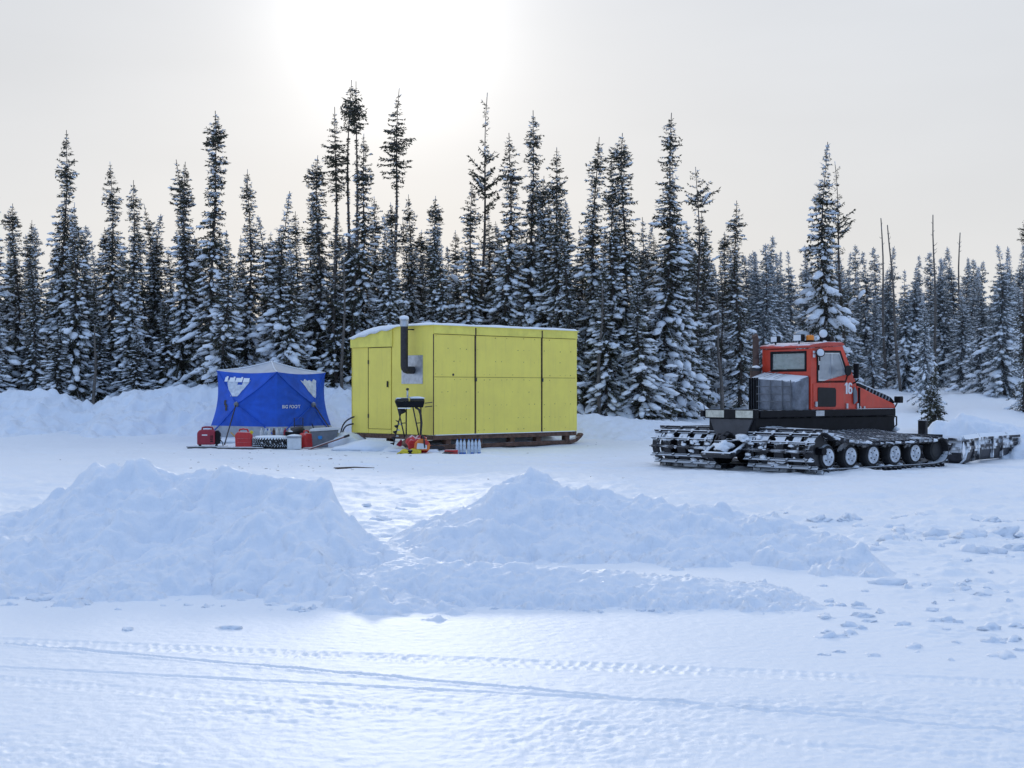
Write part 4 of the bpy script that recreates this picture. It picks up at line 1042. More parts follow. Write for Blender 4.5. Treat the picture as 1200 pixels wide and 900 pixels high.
for x0, x1, y in ((-.30, -.12, -.15), (-.08, -.08, .15), (.06, .22, -.15), (.27, .27, .15)):
    obj('leg', MB().tube([(x0, y, .77), (x1, y, .0)], .018, 6), M_PIPE, t, True)
obj('brace', MB().tube([(-.2, -.15, .4), (-.08, .15, .4)], .012, 6), M_PIPE, t); obj('brace', MB().tube([(.14, -.15, .4), (.27, .15, .4)], .012, 6), M_PIPE, t)
obj('hose', MB().tube([(.12, -.12, .77), (.2, -.16, .72), (.24, -.15, .6), (.26, -.14, .4), (.24, -.16, .15), (.27, -.15, .02)], .028, 7), M_PIPE, t, True)
for z_ in (.87, .78): obj('side_rail', MB().tube([(.34, -.1, z_), (.52, -.1, z_ + .02)], .012, 6), M_PIPE, t)
vp = obj('chimney_stub', MB().tube([(-.06, 0, 1.0), (-.06, 0, 1.18)], .022, 8), M_CHROME, t, True); obj('stub_cap', MB().blob((-.06, 0, 1.20), (.04, .04, .03), 3, .1), M_PIPE, vp, True)
t = ground_thing('ice_auger', 'black ice auger leaning beside the grill stand', 'auger', 461, 33.65, 0, .1)
obj('shaft', MB().tube([(0, 0, .05), (.17, .12, .82)], .016, 7), M_PIPE, t, True)
mb = MB(); a_, b_ = Vector((0, 0, .05)), Vector((.17, .12, .82)); ax = (b_ - a_).normalized(); u_ = ax.cross(Vector((0, 1, 0))).normalized(); w_ = ax.cross(u_); vs = []
for i in range(61):
    c_ = a_.lerp(b_, .02 + .72 * i / 60); an = i * .42
    for rr_ in (.01, .085): vs.append(c_ + (u_ * math.cos(an) + w_ * math.sin(an)) * rr_)
mb.add(vs, [(2 * i, 2 * i + 1, 2 * i + 3, 2 * i + 2) for i in range(60)])
obj('flighting', mb, M_BLACKS, t, True)
obj('motor', MB().blob((.19, .13, .86), (.10, .08, .07), 4, .2), M_PIPE, t, True)
t = ground_thing('sack', 'brown sack slumped under the grill', 'sack', 482.5, 33.5, 0, .14)
obj('bag', MB().blob((0, 0, .10), (.21, .15, .15), 31, .3, sub=3), M_CARD, t, True); obj('tie', MB().blob((.14, -.02, .22), (.05, .05, .05), 5, .3), M_CARD, t, True)
# chainsaw
t = ground_thing('chainsaw', 'orange and white chainsaw lying on the snow by the shed corner', 'chainsaw', 495, 32.9, .1, .04)
bd = obj('body', MB().prism([(-.20, .02), (.16, .02), (.18, .16), (.10, .27), (-.06, .29), (-.18, .20)], -.10, .10, lambda p, h: (p[0], h, p[1])), M_ORANGE, t, bevel=.03)
obj('cover', MB().prism([(-.14, .05), (.10, .05), (.10, .17), (-.12, .19)], -.125, -.101, lambda p, h: (p[0], h, p[1])), M_WHITE, t, bevel=.02)
obj('pull_starter', MB().cyl((.09, -.126, .20), (.09, -.104, .20), .055), M_REDP, t)
obj('front_handle', MB().tube([(.05, -.12, .08), (.03, -.13, .3), (.0, -.08, .37), (-.02, .06, .37), (-.0, .12, .2)], .018, 8), M_PIPE, t, True)
obj('rear_handle', MB().tube([(-.16, 0, .2), (-.26, 0, .25), (-.33, 0, .17), (-.30, 0, .05), (-.18, 0, .03)], .025, 8), M_REDP, t, True)
obj('guide_bar', MB().prism([(.15, .04), (.48, .05), (.53, .08), (.48, .115), (.15, .12)], -.01, .01, lambda p, h: (p[0], h - .03, p[1])), M_PIPE, t)
t = ground_thing('red_jacket', 'crumpled red jacket heaped behind the chainsaw', 'jacket', 489, 33.15, 0, .0)
obj('cloth', MB().blob((0, 0, .16), (.24, .17, .24), 44, .45, sub=3), M_REDP, t, True); obj('collar', MB().blob((.1, -.05, .33), (.10, .09, .07), 47, .4), M_MAROON, t, True)
for k, (px, yy, lab) in enumerate(((474, 32.7, 'left one of two yellow work gloves left of the chainsaw'), (484, 32.75, 'right one of two yellow work gloves left of the chainsaw'))):
    t = ground_thing('work_glove', lab, 'glove', px, yy, .3 * k, .0, 'yellow gloves by the chainsaw')
    obj('palm', MB().blob((0, 0, .08), (.11, .07, .075), 51 + k, .25, sub=2), M_YELP, t, True)
    obj('cuff', MB().tube([(.07, 0, .08), (.17, .02, .07)], [.06, .07], 10), M_YELP if k else M_BLACK, t, True)
    for j in range(4): obj('finger', MB().tube([(-.06, -.05 + j * .033, .08), (-.14, -.06 + j * .038, .06), (-.17, -.06 + j * .038, .03)], [.02, .019, .014], 6), M_YELP, t, True)
    obj('thumb', MB().tube([(.02, -.06, .08), (-.05, -.11, .06)], [.022, .016], 6), M_YELP, t, True)
t = ground_thing('tool_case', 'low dark red tool case lying left of the water bottles', 'case', 529, 32.8, -.05, .0)
obj('shell', MB().span((-.15, -.1, 0), (.15, .1, .075)), mat('brick_red_plastic', (.42, .06, .04), .5), t, bevel=.012); obj('lid', MB().span((-.152, -.102, .078), (.152, .102, .125)), M_REDP, t, bevel=.012); obj('handle', MB().tube([(-.05, -.11, .07), (-.04, -.14, .07), (.04, -.14, .07), (.05, -.11, .07)], .01, 6), M_PIPE, t)
o = obj('black_knife', MB().blob((0, 0, .03), (.09, .05, .04), 3, .3), M_PIPE, None, True, loc=g_(523, 32.55)); tag(o, 'small black pouch lying before the tool case', 'pouch'); o.name = 'pouch'
big = MB().lathe([(.032, 0), (.038, .015), (.038, .19), (.033, .21), (.038, .23), (.036, .27), (.014, .33), (.014, .335)], 10).mesh('shell', True); big.materials.append(M_BOTTLE)
capm = MB().cyl((0, 0, .335), (0, 0, .36), .017, seg=10).mesh('cap'); capm.materials.append(M_CAPB)
labm = MB().lathe([(.0395, .09), (.0395, .15)], 10).mesh('wrapper', True); labm.materials.append(M_CAPB)
basem = MB().lathe([(.036, -.004), (.0395, .0), (.0395, .05)], 10).mesh('base_band', True); basem.materials.append(M_CAPB)
words = ['first', 'second', 'third', 'fourth', 'fifth', 'sixth', 'seventh']
for k in range(7):
    X0 = g_(536, 32.85)
    t = thing('water_bottle', words[k] + ' from left in the front row of clear water bottles by the skid', 'bottle', (X0.x + k * .081 + (.02 if k > 2 else 0), X0.y, X0.z), 0, 'water bottles beside the shed')
    for nm, me in (('shell', big), ('cap', capm)) + ((('base_band', basem),) if k in (1, 2, 4, 6) else ()):
        o = bpy.data.objects.new(nm, me); COL.objects.link(o); o.parent = t
for px, py, sx, lab in ((469, 519, .10, 'dark red scrap of plastic sticking out of the snow heap'), (480, 520, .07, 'small dark scrap lying left of the red jacket')):
    Yq = 33.6; p = g_(px, Yq); o = obj('scrap', MB().prism([(-sx, 0), (0, -sx * .4), (sx, .02), (.02, sx * 1.4)], -.01, .01, lambda p, h: (p[0], h, p[1])), M_MAROON, None, False, loc=(p.x, Yq, p.z + .16), rotz=.3); tag(o, lab, 'scrap')
for k, (px, py, l, lab) in enumerate(((415, 549, .75, 'dark brown stick lying flat on the yard snow'), (388, 537.5, .12, 'small dark scrap lying alone on the yard snow'), (404, 548.5, .35, 'short stick beside the long brown stick'))):
    Yq = EYE * FPX / (py - HOR); p = g_(px, Yq, .012)
    o = obj('stick', MB().tube([(-l / 2, 0, 0), (0, .02, .01), (l / 2, -.01, .0)], [.010, .014, .006], 6), M_BROWN if False else mat('dark_stick', (.10, .06, .045), .9), None, True, loc=p, rotz=.05 + .1 * k); tag(o, lab, 'stick')

# ------------------------------------------------------------------ tracked snow vehicle
CA = thing('snowcat', 'red tracked snow groomer number 16 with black chassis and wide tracks', 'snowcat', (5.6, 27.2, .015), R(40))
side = lambda p, h: (p[0], h, p[1])
rear = lambda p, h: (h, p[0], p[1])
HB = .58
# chassis with a tapering lower hull
ch = obj('chassis', MB().prism([(-2.10, .62), (1.95, .60), (2.12, .72), (2.10, .93), (-2.10, .93)], -HB + .03, HB - .03, side), M_BLACK, CA, bevel=.02)
obj('deck_rail', MB().span((-2.0, -HB - .015, .935), (2.08, -HB + .06, 1.068)), M_BLACK, CA, bevel=.012)
obj('deck_rail', MB().span((-2.0, HB - .06, .935), (2.08, HB + .015, 1.068)), M_BLACK, CA, bevel=.012)
obj('deck', MB().span((-2.05, -HB + .065, .94), (2.06, HB - .065, 1.05)), M_BLACKS, CA)
obj('side_sheet', MB().span((.62 - 1.05, -HB - .02, .95), (.62 - .80, -HB - .016, 1.05)), M_STEEL, ch)
# tail bar with reflectors
tb_ = obj('tail_bar', MB().span((-2.17, -HB - .02, .915), (-2.055, HB + .02, 1.085)), M_BLACK, CA, bevel=.01)
obj('reflector', MB().span((-2.178, -HB + .02, .935), (-2.171, -.16, 1.065)), mat('pale_reflector', (.62, .60, .50), .4, var=.15, vscale=12), tb_)
obj('reflector', MB().span((-2.178, .12, .935), (-2.171, HB - .02, 1.065)), MATS['pale_reflector'], tb_)
obj('tail_lamp', MB().span((-2.20, HB + .02, .94), (-2.10, HB + .10, 1.06)), M_BLACK, tb_, bevel=.01)
obj('antenna_stub', MB().tube([(-2.12, HB + .06, 1.06), (-2.12, HB + .09, 1.22)], .008, 5), M_PIPE, tb_)
hp = obj('hitch_plate', MB().prism([(-.52, .91), (.50, .91), (.36, .62), (.16, .50), (.10, .60), (.0, .65), (-.10, .60), (-.17, .50), (-.36, .60)], -2.14, -2.10, rear), mat('dark_grey_steel', (.06, .06, .068), .6, dust=.4, dust_lo=.8), CA, bevel=.006)
ht = obj('hitch', MB().span((-2.45, -.12, .22), (-1.95, .12, .52)).tube([(-2.1, -.33, .45), (-2.42, -.33, .30), (-2.5, -.2, .25)], .05, 8).tube([(-2.1, .33, .45), (-2.42, .33, .30), (-2.5, .2, .25)], .05, 8).tube([(-2.5, -.35, .27), (-2.5, .35, .27)], .055, 10), M_BLACKS, CA, bevel=.01)
obj('hitch_snow', MB().blob((-2.42, -.05, .42), (.12, .17, .09), 61, .5, sub=3), M_TSNOW, ht, True)
obj('hitch_snow', MB().blob((-2.25, -.40, .58), (.10, .14, .06), 64, .5, sub=3), M_TSNOW, ht, True)
obj('hydraulic_hose', MB().tube([(-2.12, -.05, .62), (-2.25, -.02, .68), (-2.35, .05, .60), (-2.38, .1, .48)], .018, 6), M_PIPE, ht, True)
obj('hydraulic_hose', MB().tube([(-2.12, .12, .60), (-2.28, .16, .64), (-2.36, .18, .50)], .018, 6), M_PIPE, ht, True)
# cab shell
CB = obj('cab', MB().prism([(-.53, 1.07), (.83, 1.06), (.80, 1.12), (-.53, 1.12)], -HB + .04, HB - .04, side), M_CABINT, CA)
outer = [(-.56, 1.07), (.86, 1.05), (.82, 1.56), (.40, 2.27), (-.56, 2.21)]
win = [(-.36, 1.59), (.47, 1.60), (.535, 1.73), (.31, 2.155), (-.36, 2.145)]
for sg in (-1, 1):
    obj('side_wall', MB().ring(outer, win, sg * HB, sg * (HB - .045), side), M_RED, CB, bevel=.008)
    obj('window_gasket', MB().ring([(-.385, 1.565), (.485, 1.575), (.565, 1.73), (.325, 2.18), (-.385, 2.17)], [(-.345, 1.605), (.46, 1.615), (.515, 1.73), (.30, 2.14), (-.345, 2.13)], sg * (HB + .012), sg * (HB - .02), side), M_BLACK if sg > 0 else M_BLACK, CB)
    obj('window_frame', MB().ring([(-.345, 1.605), (.46, 1.615), (.515, 1.73), (.30, 2.14), (-.345, 2.13)], [(-.315, 1.63), (.445, 1.64), (.49, 1.735), (.285, 2.115), (-.315, 2.105)], sg * (HB + .006), sg * (HB - .02), side), M_CHROME, CB)
    obj('window_bar', MB().span((.055, sg * (HB + .004), 1.63), (.08, sg * (HB - .02), 2.11)), M_CHROME, CB)
    obj('window_pane', MB().prism([(-.315, 1.63), (.445, 1.64), (.49, 1.735), (.285, 2.115), (-.315, 2.105)], sg * (HB - .008), sg * (HB - .012), side), G_FROST, CB)
rw_o = [(-HB + .045, 1.07), (HB - .045, 1.07), (HB - .045, 2.20), (-HB + .045, 2.20)]
rw_i = [(-.46, 1.80), (.36, 1.80), (.36, 2.14), (-.46, 2.14)]
obj('rear_wall', MB().ring(rw_o, rw_i, -.555, -.515, rear), M_RED, CB, bevel=.006)
obj('window_gasket', MB().ring([(-.48, 1.78), (.38, 1.78), (.38, 2.165), (-.48, 2.165)], [(-.435, 1.825), (.335, 1.825), (.335, 2.12), (-.435, 2.12)], -.57, -.52, rear), M_BLACK, CB, bevel=.012)
obj('window_pane', MB().prism([(-.435, 1.825), (.335, 1.825), (.335, 2.12), (-.435, 2.12)], -.545, -.540, rear), G_TEAL, CB)
obj('windscreen', MB().prism([(.80, 1.57), (.39, 2.24)], 0, 1) if False else MB().add([(.80, -HB + .06, 1.57), (.80, HB - .06, 1.57), (.40, HB - .06, 2.22), (.40, -HB + .06, 2.22), (.792, -HB + .06, 1.565), (.792, HB - .06, 1.565), (.392, HB - .06, 2.215), (.392, -HB + .06, 2.215)], [(0, 1, 2, 3), (7, 6, 5, 4), (0, 3, 7, 4), (1, 5, 6, 2), (3, 2, 6, 7), (0, 4, 5, 1)]), G_TEAL, CB)
obj('front_wall', MB().span((.78, -HB + .05, 1.08), (.84, HB - .05, 1.555)), M_RED, CB)
rfc = obj('roof', MB().prism([(-.60, 2.215), (.42, 2.275), (.44, 2.31), (.36, 2.345), (-.10, 2.34), (-.58, 2.285), (-.62, 2.25)], -HB - .025, HB + .025, side), mat('red_roof_snowy', (.55, .06, .04), .45, var=.1, dust=.75, dust_lo=.62, dscale=3), CB, bevel=.03)
seat = obj('seat', MB().span((-.40, -.45, 1.15), (.05, .45, 1.42)).box((-.36, -.22, 1.60), (.10, .34, .45), (0, -.12, 0)), M_CABINT, CB, bevel=.04)
obj('steering_wheel', MB().tube([(.36 + .05 * math.cos(a) * .5, .22 + .17 * math.sin(a), 1.62 + .16 * math.cos(a)) for a in [i * math.pi / 8 for i in range(17)]], .014, 6), M_CABINT, CB, True)
obj('dashboard', MB().span((.45, -HB + .06, 1.35), (.76, HB - .06, 1.55)), M_CABINT, CB, bevel=.03)
# door on the visible side
do = obj('door', MB().ring([(-.50, 1.10), (.80, 1.085), (.765, 1.56), (.57, 1.74), (-.50, 1.55)], [(-.37, 1.13), (.16, 1.125), (.165, 1.44), (.14, 1.47), (-.37, 1.48)], -HB - .012, -HB - .001, side), M_RED, CB, bevel=.005)
obj('lower_pane', MB().prism([(-.345, 1.12), (.15, 1.115), (.175, 1.15), (.175, 1.44), (.14, 1.475), (-.345, 1.485), (-.375, 1.455), (-.375, 1.15)], -HB - .022, -HB - .013, side), mat('black_glossy_panel', (.008, .008, .011), .4, var=.2, spec=.25), do, bevel=.012)
obj('handle', MB().span((-.47, -HB - .05, 1.12), (-.41, -HB - .013, 1.22)), M_STEEL, do, bevel=.01)
obj('handle', MB().span((-.345, -HB - .02, 1.80), (-.325, -HB - .008, 1.90)), M_BLACK, do)
for zz, xx in ((1.12, .47), (1.12, .80)): obj('hinge', MB().span((xx, -HB - .045, zz - .04), (xx + .05, -HB - .013, zz + .06)), M_STEEL, do, bevel=.006)
obj('mud_flap', MB().prism([(.70, 1.16), (.80, 1.22), (.79, 1.40), (.72, 1.50), (.68, 1.42)], -HB - .05, -HB - .02, side), M_GREY, do, bevel=.008)
n16 = lambda p, h: (.445 + p[0], h, 1.36 + p[1])
obj('number', MB().prism([(.03, 0), (.075, 0), (.075, .215), (.04, .215), (.0, .185), (.0, .155), (.03, .17)], -HB - .024, -HB - .0125, n16), M_LETTER, do)
six_o = [(.125, .0), (.195, .0), (.225, .04), (.225, .09), (.195, .13), (.145, .13), (.150, .165), (.220, .165), (.195, .215), (.130, .215), (.10, .17), (.10, .04)]
obj('number', MB().ring([(.125, .0), (.195, .0), (.225, .035), (.225, .095), (.195, .13), (.125, .13), (.10, .10), (.10, .035)], [(.145, .032), (.178, .032), (.186, .045), (.186, .085), (.178, .098), (.148, .098), (.140, .085), (.140, .045)], -HB - .024, -HB - .0125, n16), M_LETTER, do)
obj('number', MB().prism([(.10, .105), (.138, .125), (.138, .165), (.150, .182), (.178, .182), (.188, .16), (.226, .165), (.20, .205), (.18, .215), (.14, .215), (.112, .195), (.10, .16)], -HB - .0245, -HB - .0127, n16), M_LETTER, do)
dec = MB().span((-.50, -HB - .006, 2.04), (-.43, -HB - .002, 2.10)).span((-.50, -HB - .006, 2.115), (-.43, -HB - .002, 2.165))
obj('decal', dec, M_LETTER, CB)
# roof lamps, beacon, mirrors
def lamp(x, y, z, d, rz, m, nm='work_light'):
    o = obj(nm, MB().box((x, y, z), d, (0, 0, rz)).cyl((x, y, z - d[2] / 2 - .05), (x, y, z - d[2] / 2), .015, seg=8), M_BLACK, CB, bevel=.012)
    v = Matrix.Rotation(rz, 3, 'Z') @ Vector((-d[0] / 2 - .006, 0, 0))
    obj('lens', MB().box(Vector((x, y, z)) + v, (.012, d[1] * .86, d[2] * .84), (0, 0, rz)), m, o, bevel=.004)
    return o
M_LENS = mat('lamp_lens', (.75, .77, .80), .2, var=.05)
lamp(-.50, .30, 2.40, (.10, .16, .12), .0, M_LENS); lamp(-.45, -.22, 2.415, (.10, .20, .13), .0, M_LENS)
bc = obj('beacon', MB().cyl((-.30, -.36, 2.335), (-.30, -.36, 2.37), .08), M_BLACK, CB)
obj('lens', MB().lathe([(.075, 2.371), (.075, 2.44), (.06, 2.465), (.02, 2.47)], 18, (-.30, -.36, 0)), M_AMBER, bc, smooth=40)
def round_lamp(c, d, r, nm='round_light'):
    d = Vector(d).normalized(); c = Vector(c)
    o = obj(nm, MB().tube([c - d * .09, c - d * .04, c], [r * .45, r * .95, r], 16), M_BLACK, CB, True)
    obj('lens', MB().tube([c + d * .002, c + d * .012], [r * .86, r * .7], 16), M_LENS, o, True)
    obj('bracket', MB().tube([c - d * .05, c - d * .05 - Vector((0, 0, r + .06))], .014, 6), M_BLACK, o)
round_lamp((-.02, -.45, 2.50), (-.75, -.65, .1), .095)
round_lamp((-.10, -.56, 2.31), (-.5, -.8, .5), .07)
round_lamp((-.40, -HB - .10, 2.13), (-.55, -.8, .2), .085)
lamp(.28, -.30, 2.41, (.16, .22, .10), .2, M_BLACK)
mr_ = obj('mirror', MB().lathe([(.095, .0), (.10, .02), (.06, .05), (.01, .055)], 18, (.33, -HB - .19, 1.80), 'y'), M_BLACK, CB, smooth=40); obj('arm', MB().tube([(.33, -HB - .15, 1.80), (.52, -HB - .1, 1.82), (.58, -HB, 1.86)], .013, 6), M_BLACK, mr_)
m2_ = obj('mirror', MB().box((.66, -HB - .12, 1.80), (.07, .10, .29), (0, .08, .2)), M_BLACK, CB, bevel=.02); obj('arm', MB().tube([(.70, -HB - .14, 1.64), (.72, -HB - .06, 1.58), (.70, -HB, 1.56)], .014, 6), M_BLACK, m2_)
# bonnet
hd = obj('bonnet', MB().prism([(.865, 1.075), (2.10, 1.075), (2.07, 1.16), (1.35, 1.37), (1.08, 1.455), (.845, 1.52)], -HB, HB, side), M_RED, CA, bevel=.018)
gp = obj('grille', MB().prism([(.90, 1.50), (1.09, 1.458), (1.355, 1.373), (2.075, 1.165), (2.10, 1.20), (1.98, 1.29), (1.80, 1.345), (.92, 1.575)], -HB + .02, HB - .02, side), M_BLACK, CA, bevel=.015)
for i in range(8):
    x_ = 1.12 + i * .105; zt = 1.555 - (x_ - 1.0) * .262
    obj('louvre', MB().add([(x_, -HB + .004, zt - .105), (x_ + .03, -HB + .004, zt - .112), (x_ + .075, -HB + .004, zt - .035), (x_ + .05, -HB + .004, zt - .025), (x_, -HB + .022, zt - .105), (x_ + .03, -HB + .022, zt - .112), (x_ + .075, -HB + .022, zt - .035), (x_ + .05, -HB + .022, zt - .025)], [(0, 1, 2, 3), (7, 6, 5, 4), (0, 4, 5, 1), (1, 5, 6, 2), (2, 6, 7, 3), (3, 7, 4, 0)]), M_GREY, gp)
obj('bonnet_snow', MB().prism([(.97, 1.565), (1.75, 1.36), (1.75, 1.385), (1.4, 1.485), (1.0, 1.585)], -HB + .08, HB - .06, side), M_TSNOW, hd, bevel=.01)
for sg in (-1, 1):
    hl_ = obj('headlight', MB().span((2.08, sg * .62 - .07, 1.18), (2.20, sg * .62 + .07, 1.31)), M_BLACK, CA, bevel=.015); obj('lens', MB().span((2.202, sg * .62 - .055, 1.195), (2.21, sg * .62 + .055, 1.295)), M_LENS, hl_); obj('post', MB().tube([(2.12, sg * .60, 1.18), (2.08, sg * .55, 1.06)], .015, 6), M_BLACK, hl_)
for x_ in (.92, 1.05): obj('bolt', MB().cyl((x_, -HB - .03, 1.10), (x_, -HB, 1.10), .025, seg=10), M_STEEL, hd)
obj('latch', MB().span((.88, -HB - .03, 1.08), (.91, -HB - .002, 1.48)), M_BLACK, hd)
# engine box behind the cab under a snowy cover with a tie-down rack
M_TARP = mat('grey_engine_cover', (.20, .215, .25), .7, var=.25, vscale=5, bump=.5, bscale=8, dust=.85, dust_lo=.40, dscale=3)
ye0, ye1 = -.56, .52
eb = obj('engine_box', MB().add([(-1.02, ye0, 1.06), (-.58, ye0, 1.06), (-.58, ye1, 1.06), (-1.02, ye1, 1.06), (-1.02, ye0, 1.60), (-.575, ye0, 1.70), (-.575, ye1, 1.78), (-1.02, ye1, 1.66)], [(3, 2, 1, 0), (4, 5, 6, 7), (0, 1, 5, 4), (1, 2, 6, 5), (2, 3, 7, 6), (3, 0, 4, 7)]), M_TARP, CA, bevel=.03)
M_RACK = mat('rack_tube', (.14, .15, .17), .5, .3, var=.2, dust=.7, dust_lo=.75)
for y_ in (-.50, -.30, -.02, .26): obj('rack_post', MB().tube([(-1.045, y_, 1.06), (-1.045, y_, 1.62)], .010, 6), M_RACK, eb)
for z_ in (1.22, 1.36, 1.50): obj('rack_rail', MB().tube([(-1.055, -.52, z_), (-1.055, .30, z_)], .009, 6), M_RACK, eb)
for y_ in (.30, .36, .42, .48): obj('rib', MB().span((-1.06, y_ - .012, 1.06), (-1.015, y_ + .012, 1.67)), M_BLACK, eb, bevel=.005)
for y_ in (-.10, .15, .34): obj('strap', MB().add([(-1.035, y_, 1.64 + .05 * (y_ + .56)), (-.575, y_, 1.725 + .075 * (y_ + .56)), (-.575, y_ + .03, 1.727 + .075 * (y_ + .56)), (-1.035, y_ + .03, 1.642 + .05 * (y_ + .56))], [(0, 1, 2, 3)]), M_BLACK, eb)
ex = obj('exhaust_pipe', MB().tube([(-.70, .62, 1.06), (-.70, .62, 1.84), (-.70, .62, 1.845), (-.70, .62, 2.42), (-.74, .62, 2.48)], [.11, .11, .06, .06, .06], 14), M_RUST, CA, smooth=40)
obj('clamp', MB().lathe([(.12, 1.80), (.12, 1.86)], 14, (-.70, .62, 0)), M_PIPE, ex)
obj('stack_snow', MB().blob((-.74, .57, 1.87), (.07, .10, .03), 3, .2), M_TSNOW, ex, True)

# tracks -------------------------------------------------------------
def track_path():
    pts = []
    c1, r1, c2, r2 = (-1.87, .375), .335, (1.66, .30), .24
    for i in range(19):
        a = R(78 + 192 * i / 18); pts.append((c1[0] + r1 * math.cos(a), c1[1] + r1 * math.sin(a)))
    for x in (-1.5, -1.0, -.5, 0, .5, 1.0, 1.4): pts.append((x, .035))
    for i in range(15):
        a = R(-90 + 185 * i / 14); pts.append((c2[0] + r2 * math.cos(a), c2[1] + r2 * math.sin(a)))
    for x, z in ((1.2, .545), (.7, .54), (.2, .535), (-.3, .535), (-.8, .55), (-1.3, .60)): pts.append((x, z))
    return pts
tp = track_path()
def resample(pts, step):
    P = [Vector((x, 0, z)) for x, z in pts]; P.append(P[0]); out = []; acc = 0; d = 0
    tot = sum((P[i + 1] - P[i]).length for i in range(len(P) - 1)); n = int(tot / step); step = tot / n; k = 0
    for i in range(len(P) - 1):
        s = (P[i + 1] - P[i]).length
        while d <= acc + s and len(out) < n:
            t = (d - acc) / s; p = P[i].lerp(P[i + 1], t); out.append((p, (P[i + 1] - P[i]).normalized())); d += step
        acc += s
    return out
cle = resample(tp, .148)
YW0, YW1 = .38, 1.94
SAG = .115
def top_share(p): return float(sstep(-1.95, -1.45, p.x) * sstep(1.7, 1.3, p.x)) if p.z > .42 else 0.0
def sag(p, y): return top_share(p) * (.10 - SAG * (abs(y) - YW0))
def belt_mesh(y0, y1, off=0.0, th=.022):
    r = resample(tp, .07); mb = MB(); n = len(r); vs = []
    for p, t in r:
        nn = Vector((-t.z, 0, t.x)) * -1          # outward
        for o_, y in ((off, y0), (off, y1), (off - th, y1), (off - th, y0)): vs.append(p + nn * o_ + Vector((0, y, sag(p, y))))
    for i in range(n):
        a, b = i * 4, ((i + 1) % n) * 4
        for k in range(4): mb.f.append((a + k, a + (k + 1) % 4, b + (k + 1) % 4, b + k))
    mb.v = [tuple(v) for v in vs]; return mb

test_p, test_t = cle[len(cle) // 4]
grd = MB().box((0, 0, .034), (.016, YW1 - YW0, .055)).box((0, 0, .009), (.050, YW1 - YW0 - .02, .012))
for yy in (-.62, -.2, .2, .62): grd.box((0, yy, .03), (.07, .045, .045))
cleat_me = grd.mesh('cleat'); cleat_me.materials.append(mat('cleat_steel_snowy', (.045, .045, .052), .5, .2, var=.3, dust=.97, dust_lo=.10, dscale=2.2))
M_BELT = mat('track_belt_snowy', (.022, .022, .026), .75, var=.2, dust=.9, dust_lo=.28, dscale=8)
for sg in (-1, 1):
    tk = obj('track', belt_mesh(sg * 1.16 - .10, sg * 1.16 + .10), M_BELT, CA)
    for yo in (YW0 + .12, YW1 - .12, 1.16 - .36, 1.16 + .36): obj('belt', belt_mesh(sg * yo - .085, sg * yo + .085), M_BELT, tk)
    rj = random.Random(3 + sg)
    for p, t in cle:
        o = bpy.data.objects.new('cleat', cleat_me); COL.objects.link(o); o.parent = tk
        o.location = (p.x, sg * 1.16 + rj.uniform(-.012, .012), p.z + sag(p, 1.16))
        o.rotation_euler = (-sg * math.atan(SAG) * top_share(p) * 1.0, -math.atan2(t.z, t.x) + math.pi, 0)
    # crumbs of snow caked between the cleats: far too many to count
    mb = MB()
    for k in range(330):
        x_ = rj.uniform(-1.8, 1.75); z_ = float(np.interp(x_, [-1.9, -1.3, -.3, 1.7], [.71, .60, .535, .54]))
        yb = sg * 1.16 + rj.uniform(-.74, .74); mb.blob((x_, yb, z_ + .016 + sag(Vector((x_, 0, .6)), yb)), (rj.uniform(.02, .06), rj.uniform(.03, .14), rj.uniform(.012, .035)), k + 70, .5, sub=1)
    for k in range(34):
        a = R(rj.uniform(95, 255)); q_ = rj.uniform(.02, .05)
        mb.blob((-1.87 + .345 * math.cos(a), sg * 1.16 + rj.uniform(-.74, .74), .375 + .345 * math.sin(a)), (q_ * .7, q_ * rj.uniform(.8, 2.6), q_ * .8), k + 170, .5, sub=1)
    for k in range(60):
        mb.blob((rj.uniform(-1.7, 1.7), sg * 1.16 + rj.uniform(-.75, .78) , .05), (rj.uniform(.03, .10), rj.uniform(.03, .10), rj.uniform(.02, .05)), k + 370, .5, sub=1)
    obj('packed_snow', mb, M_TSNOW, tk, True)['kind'] = 'stuff'
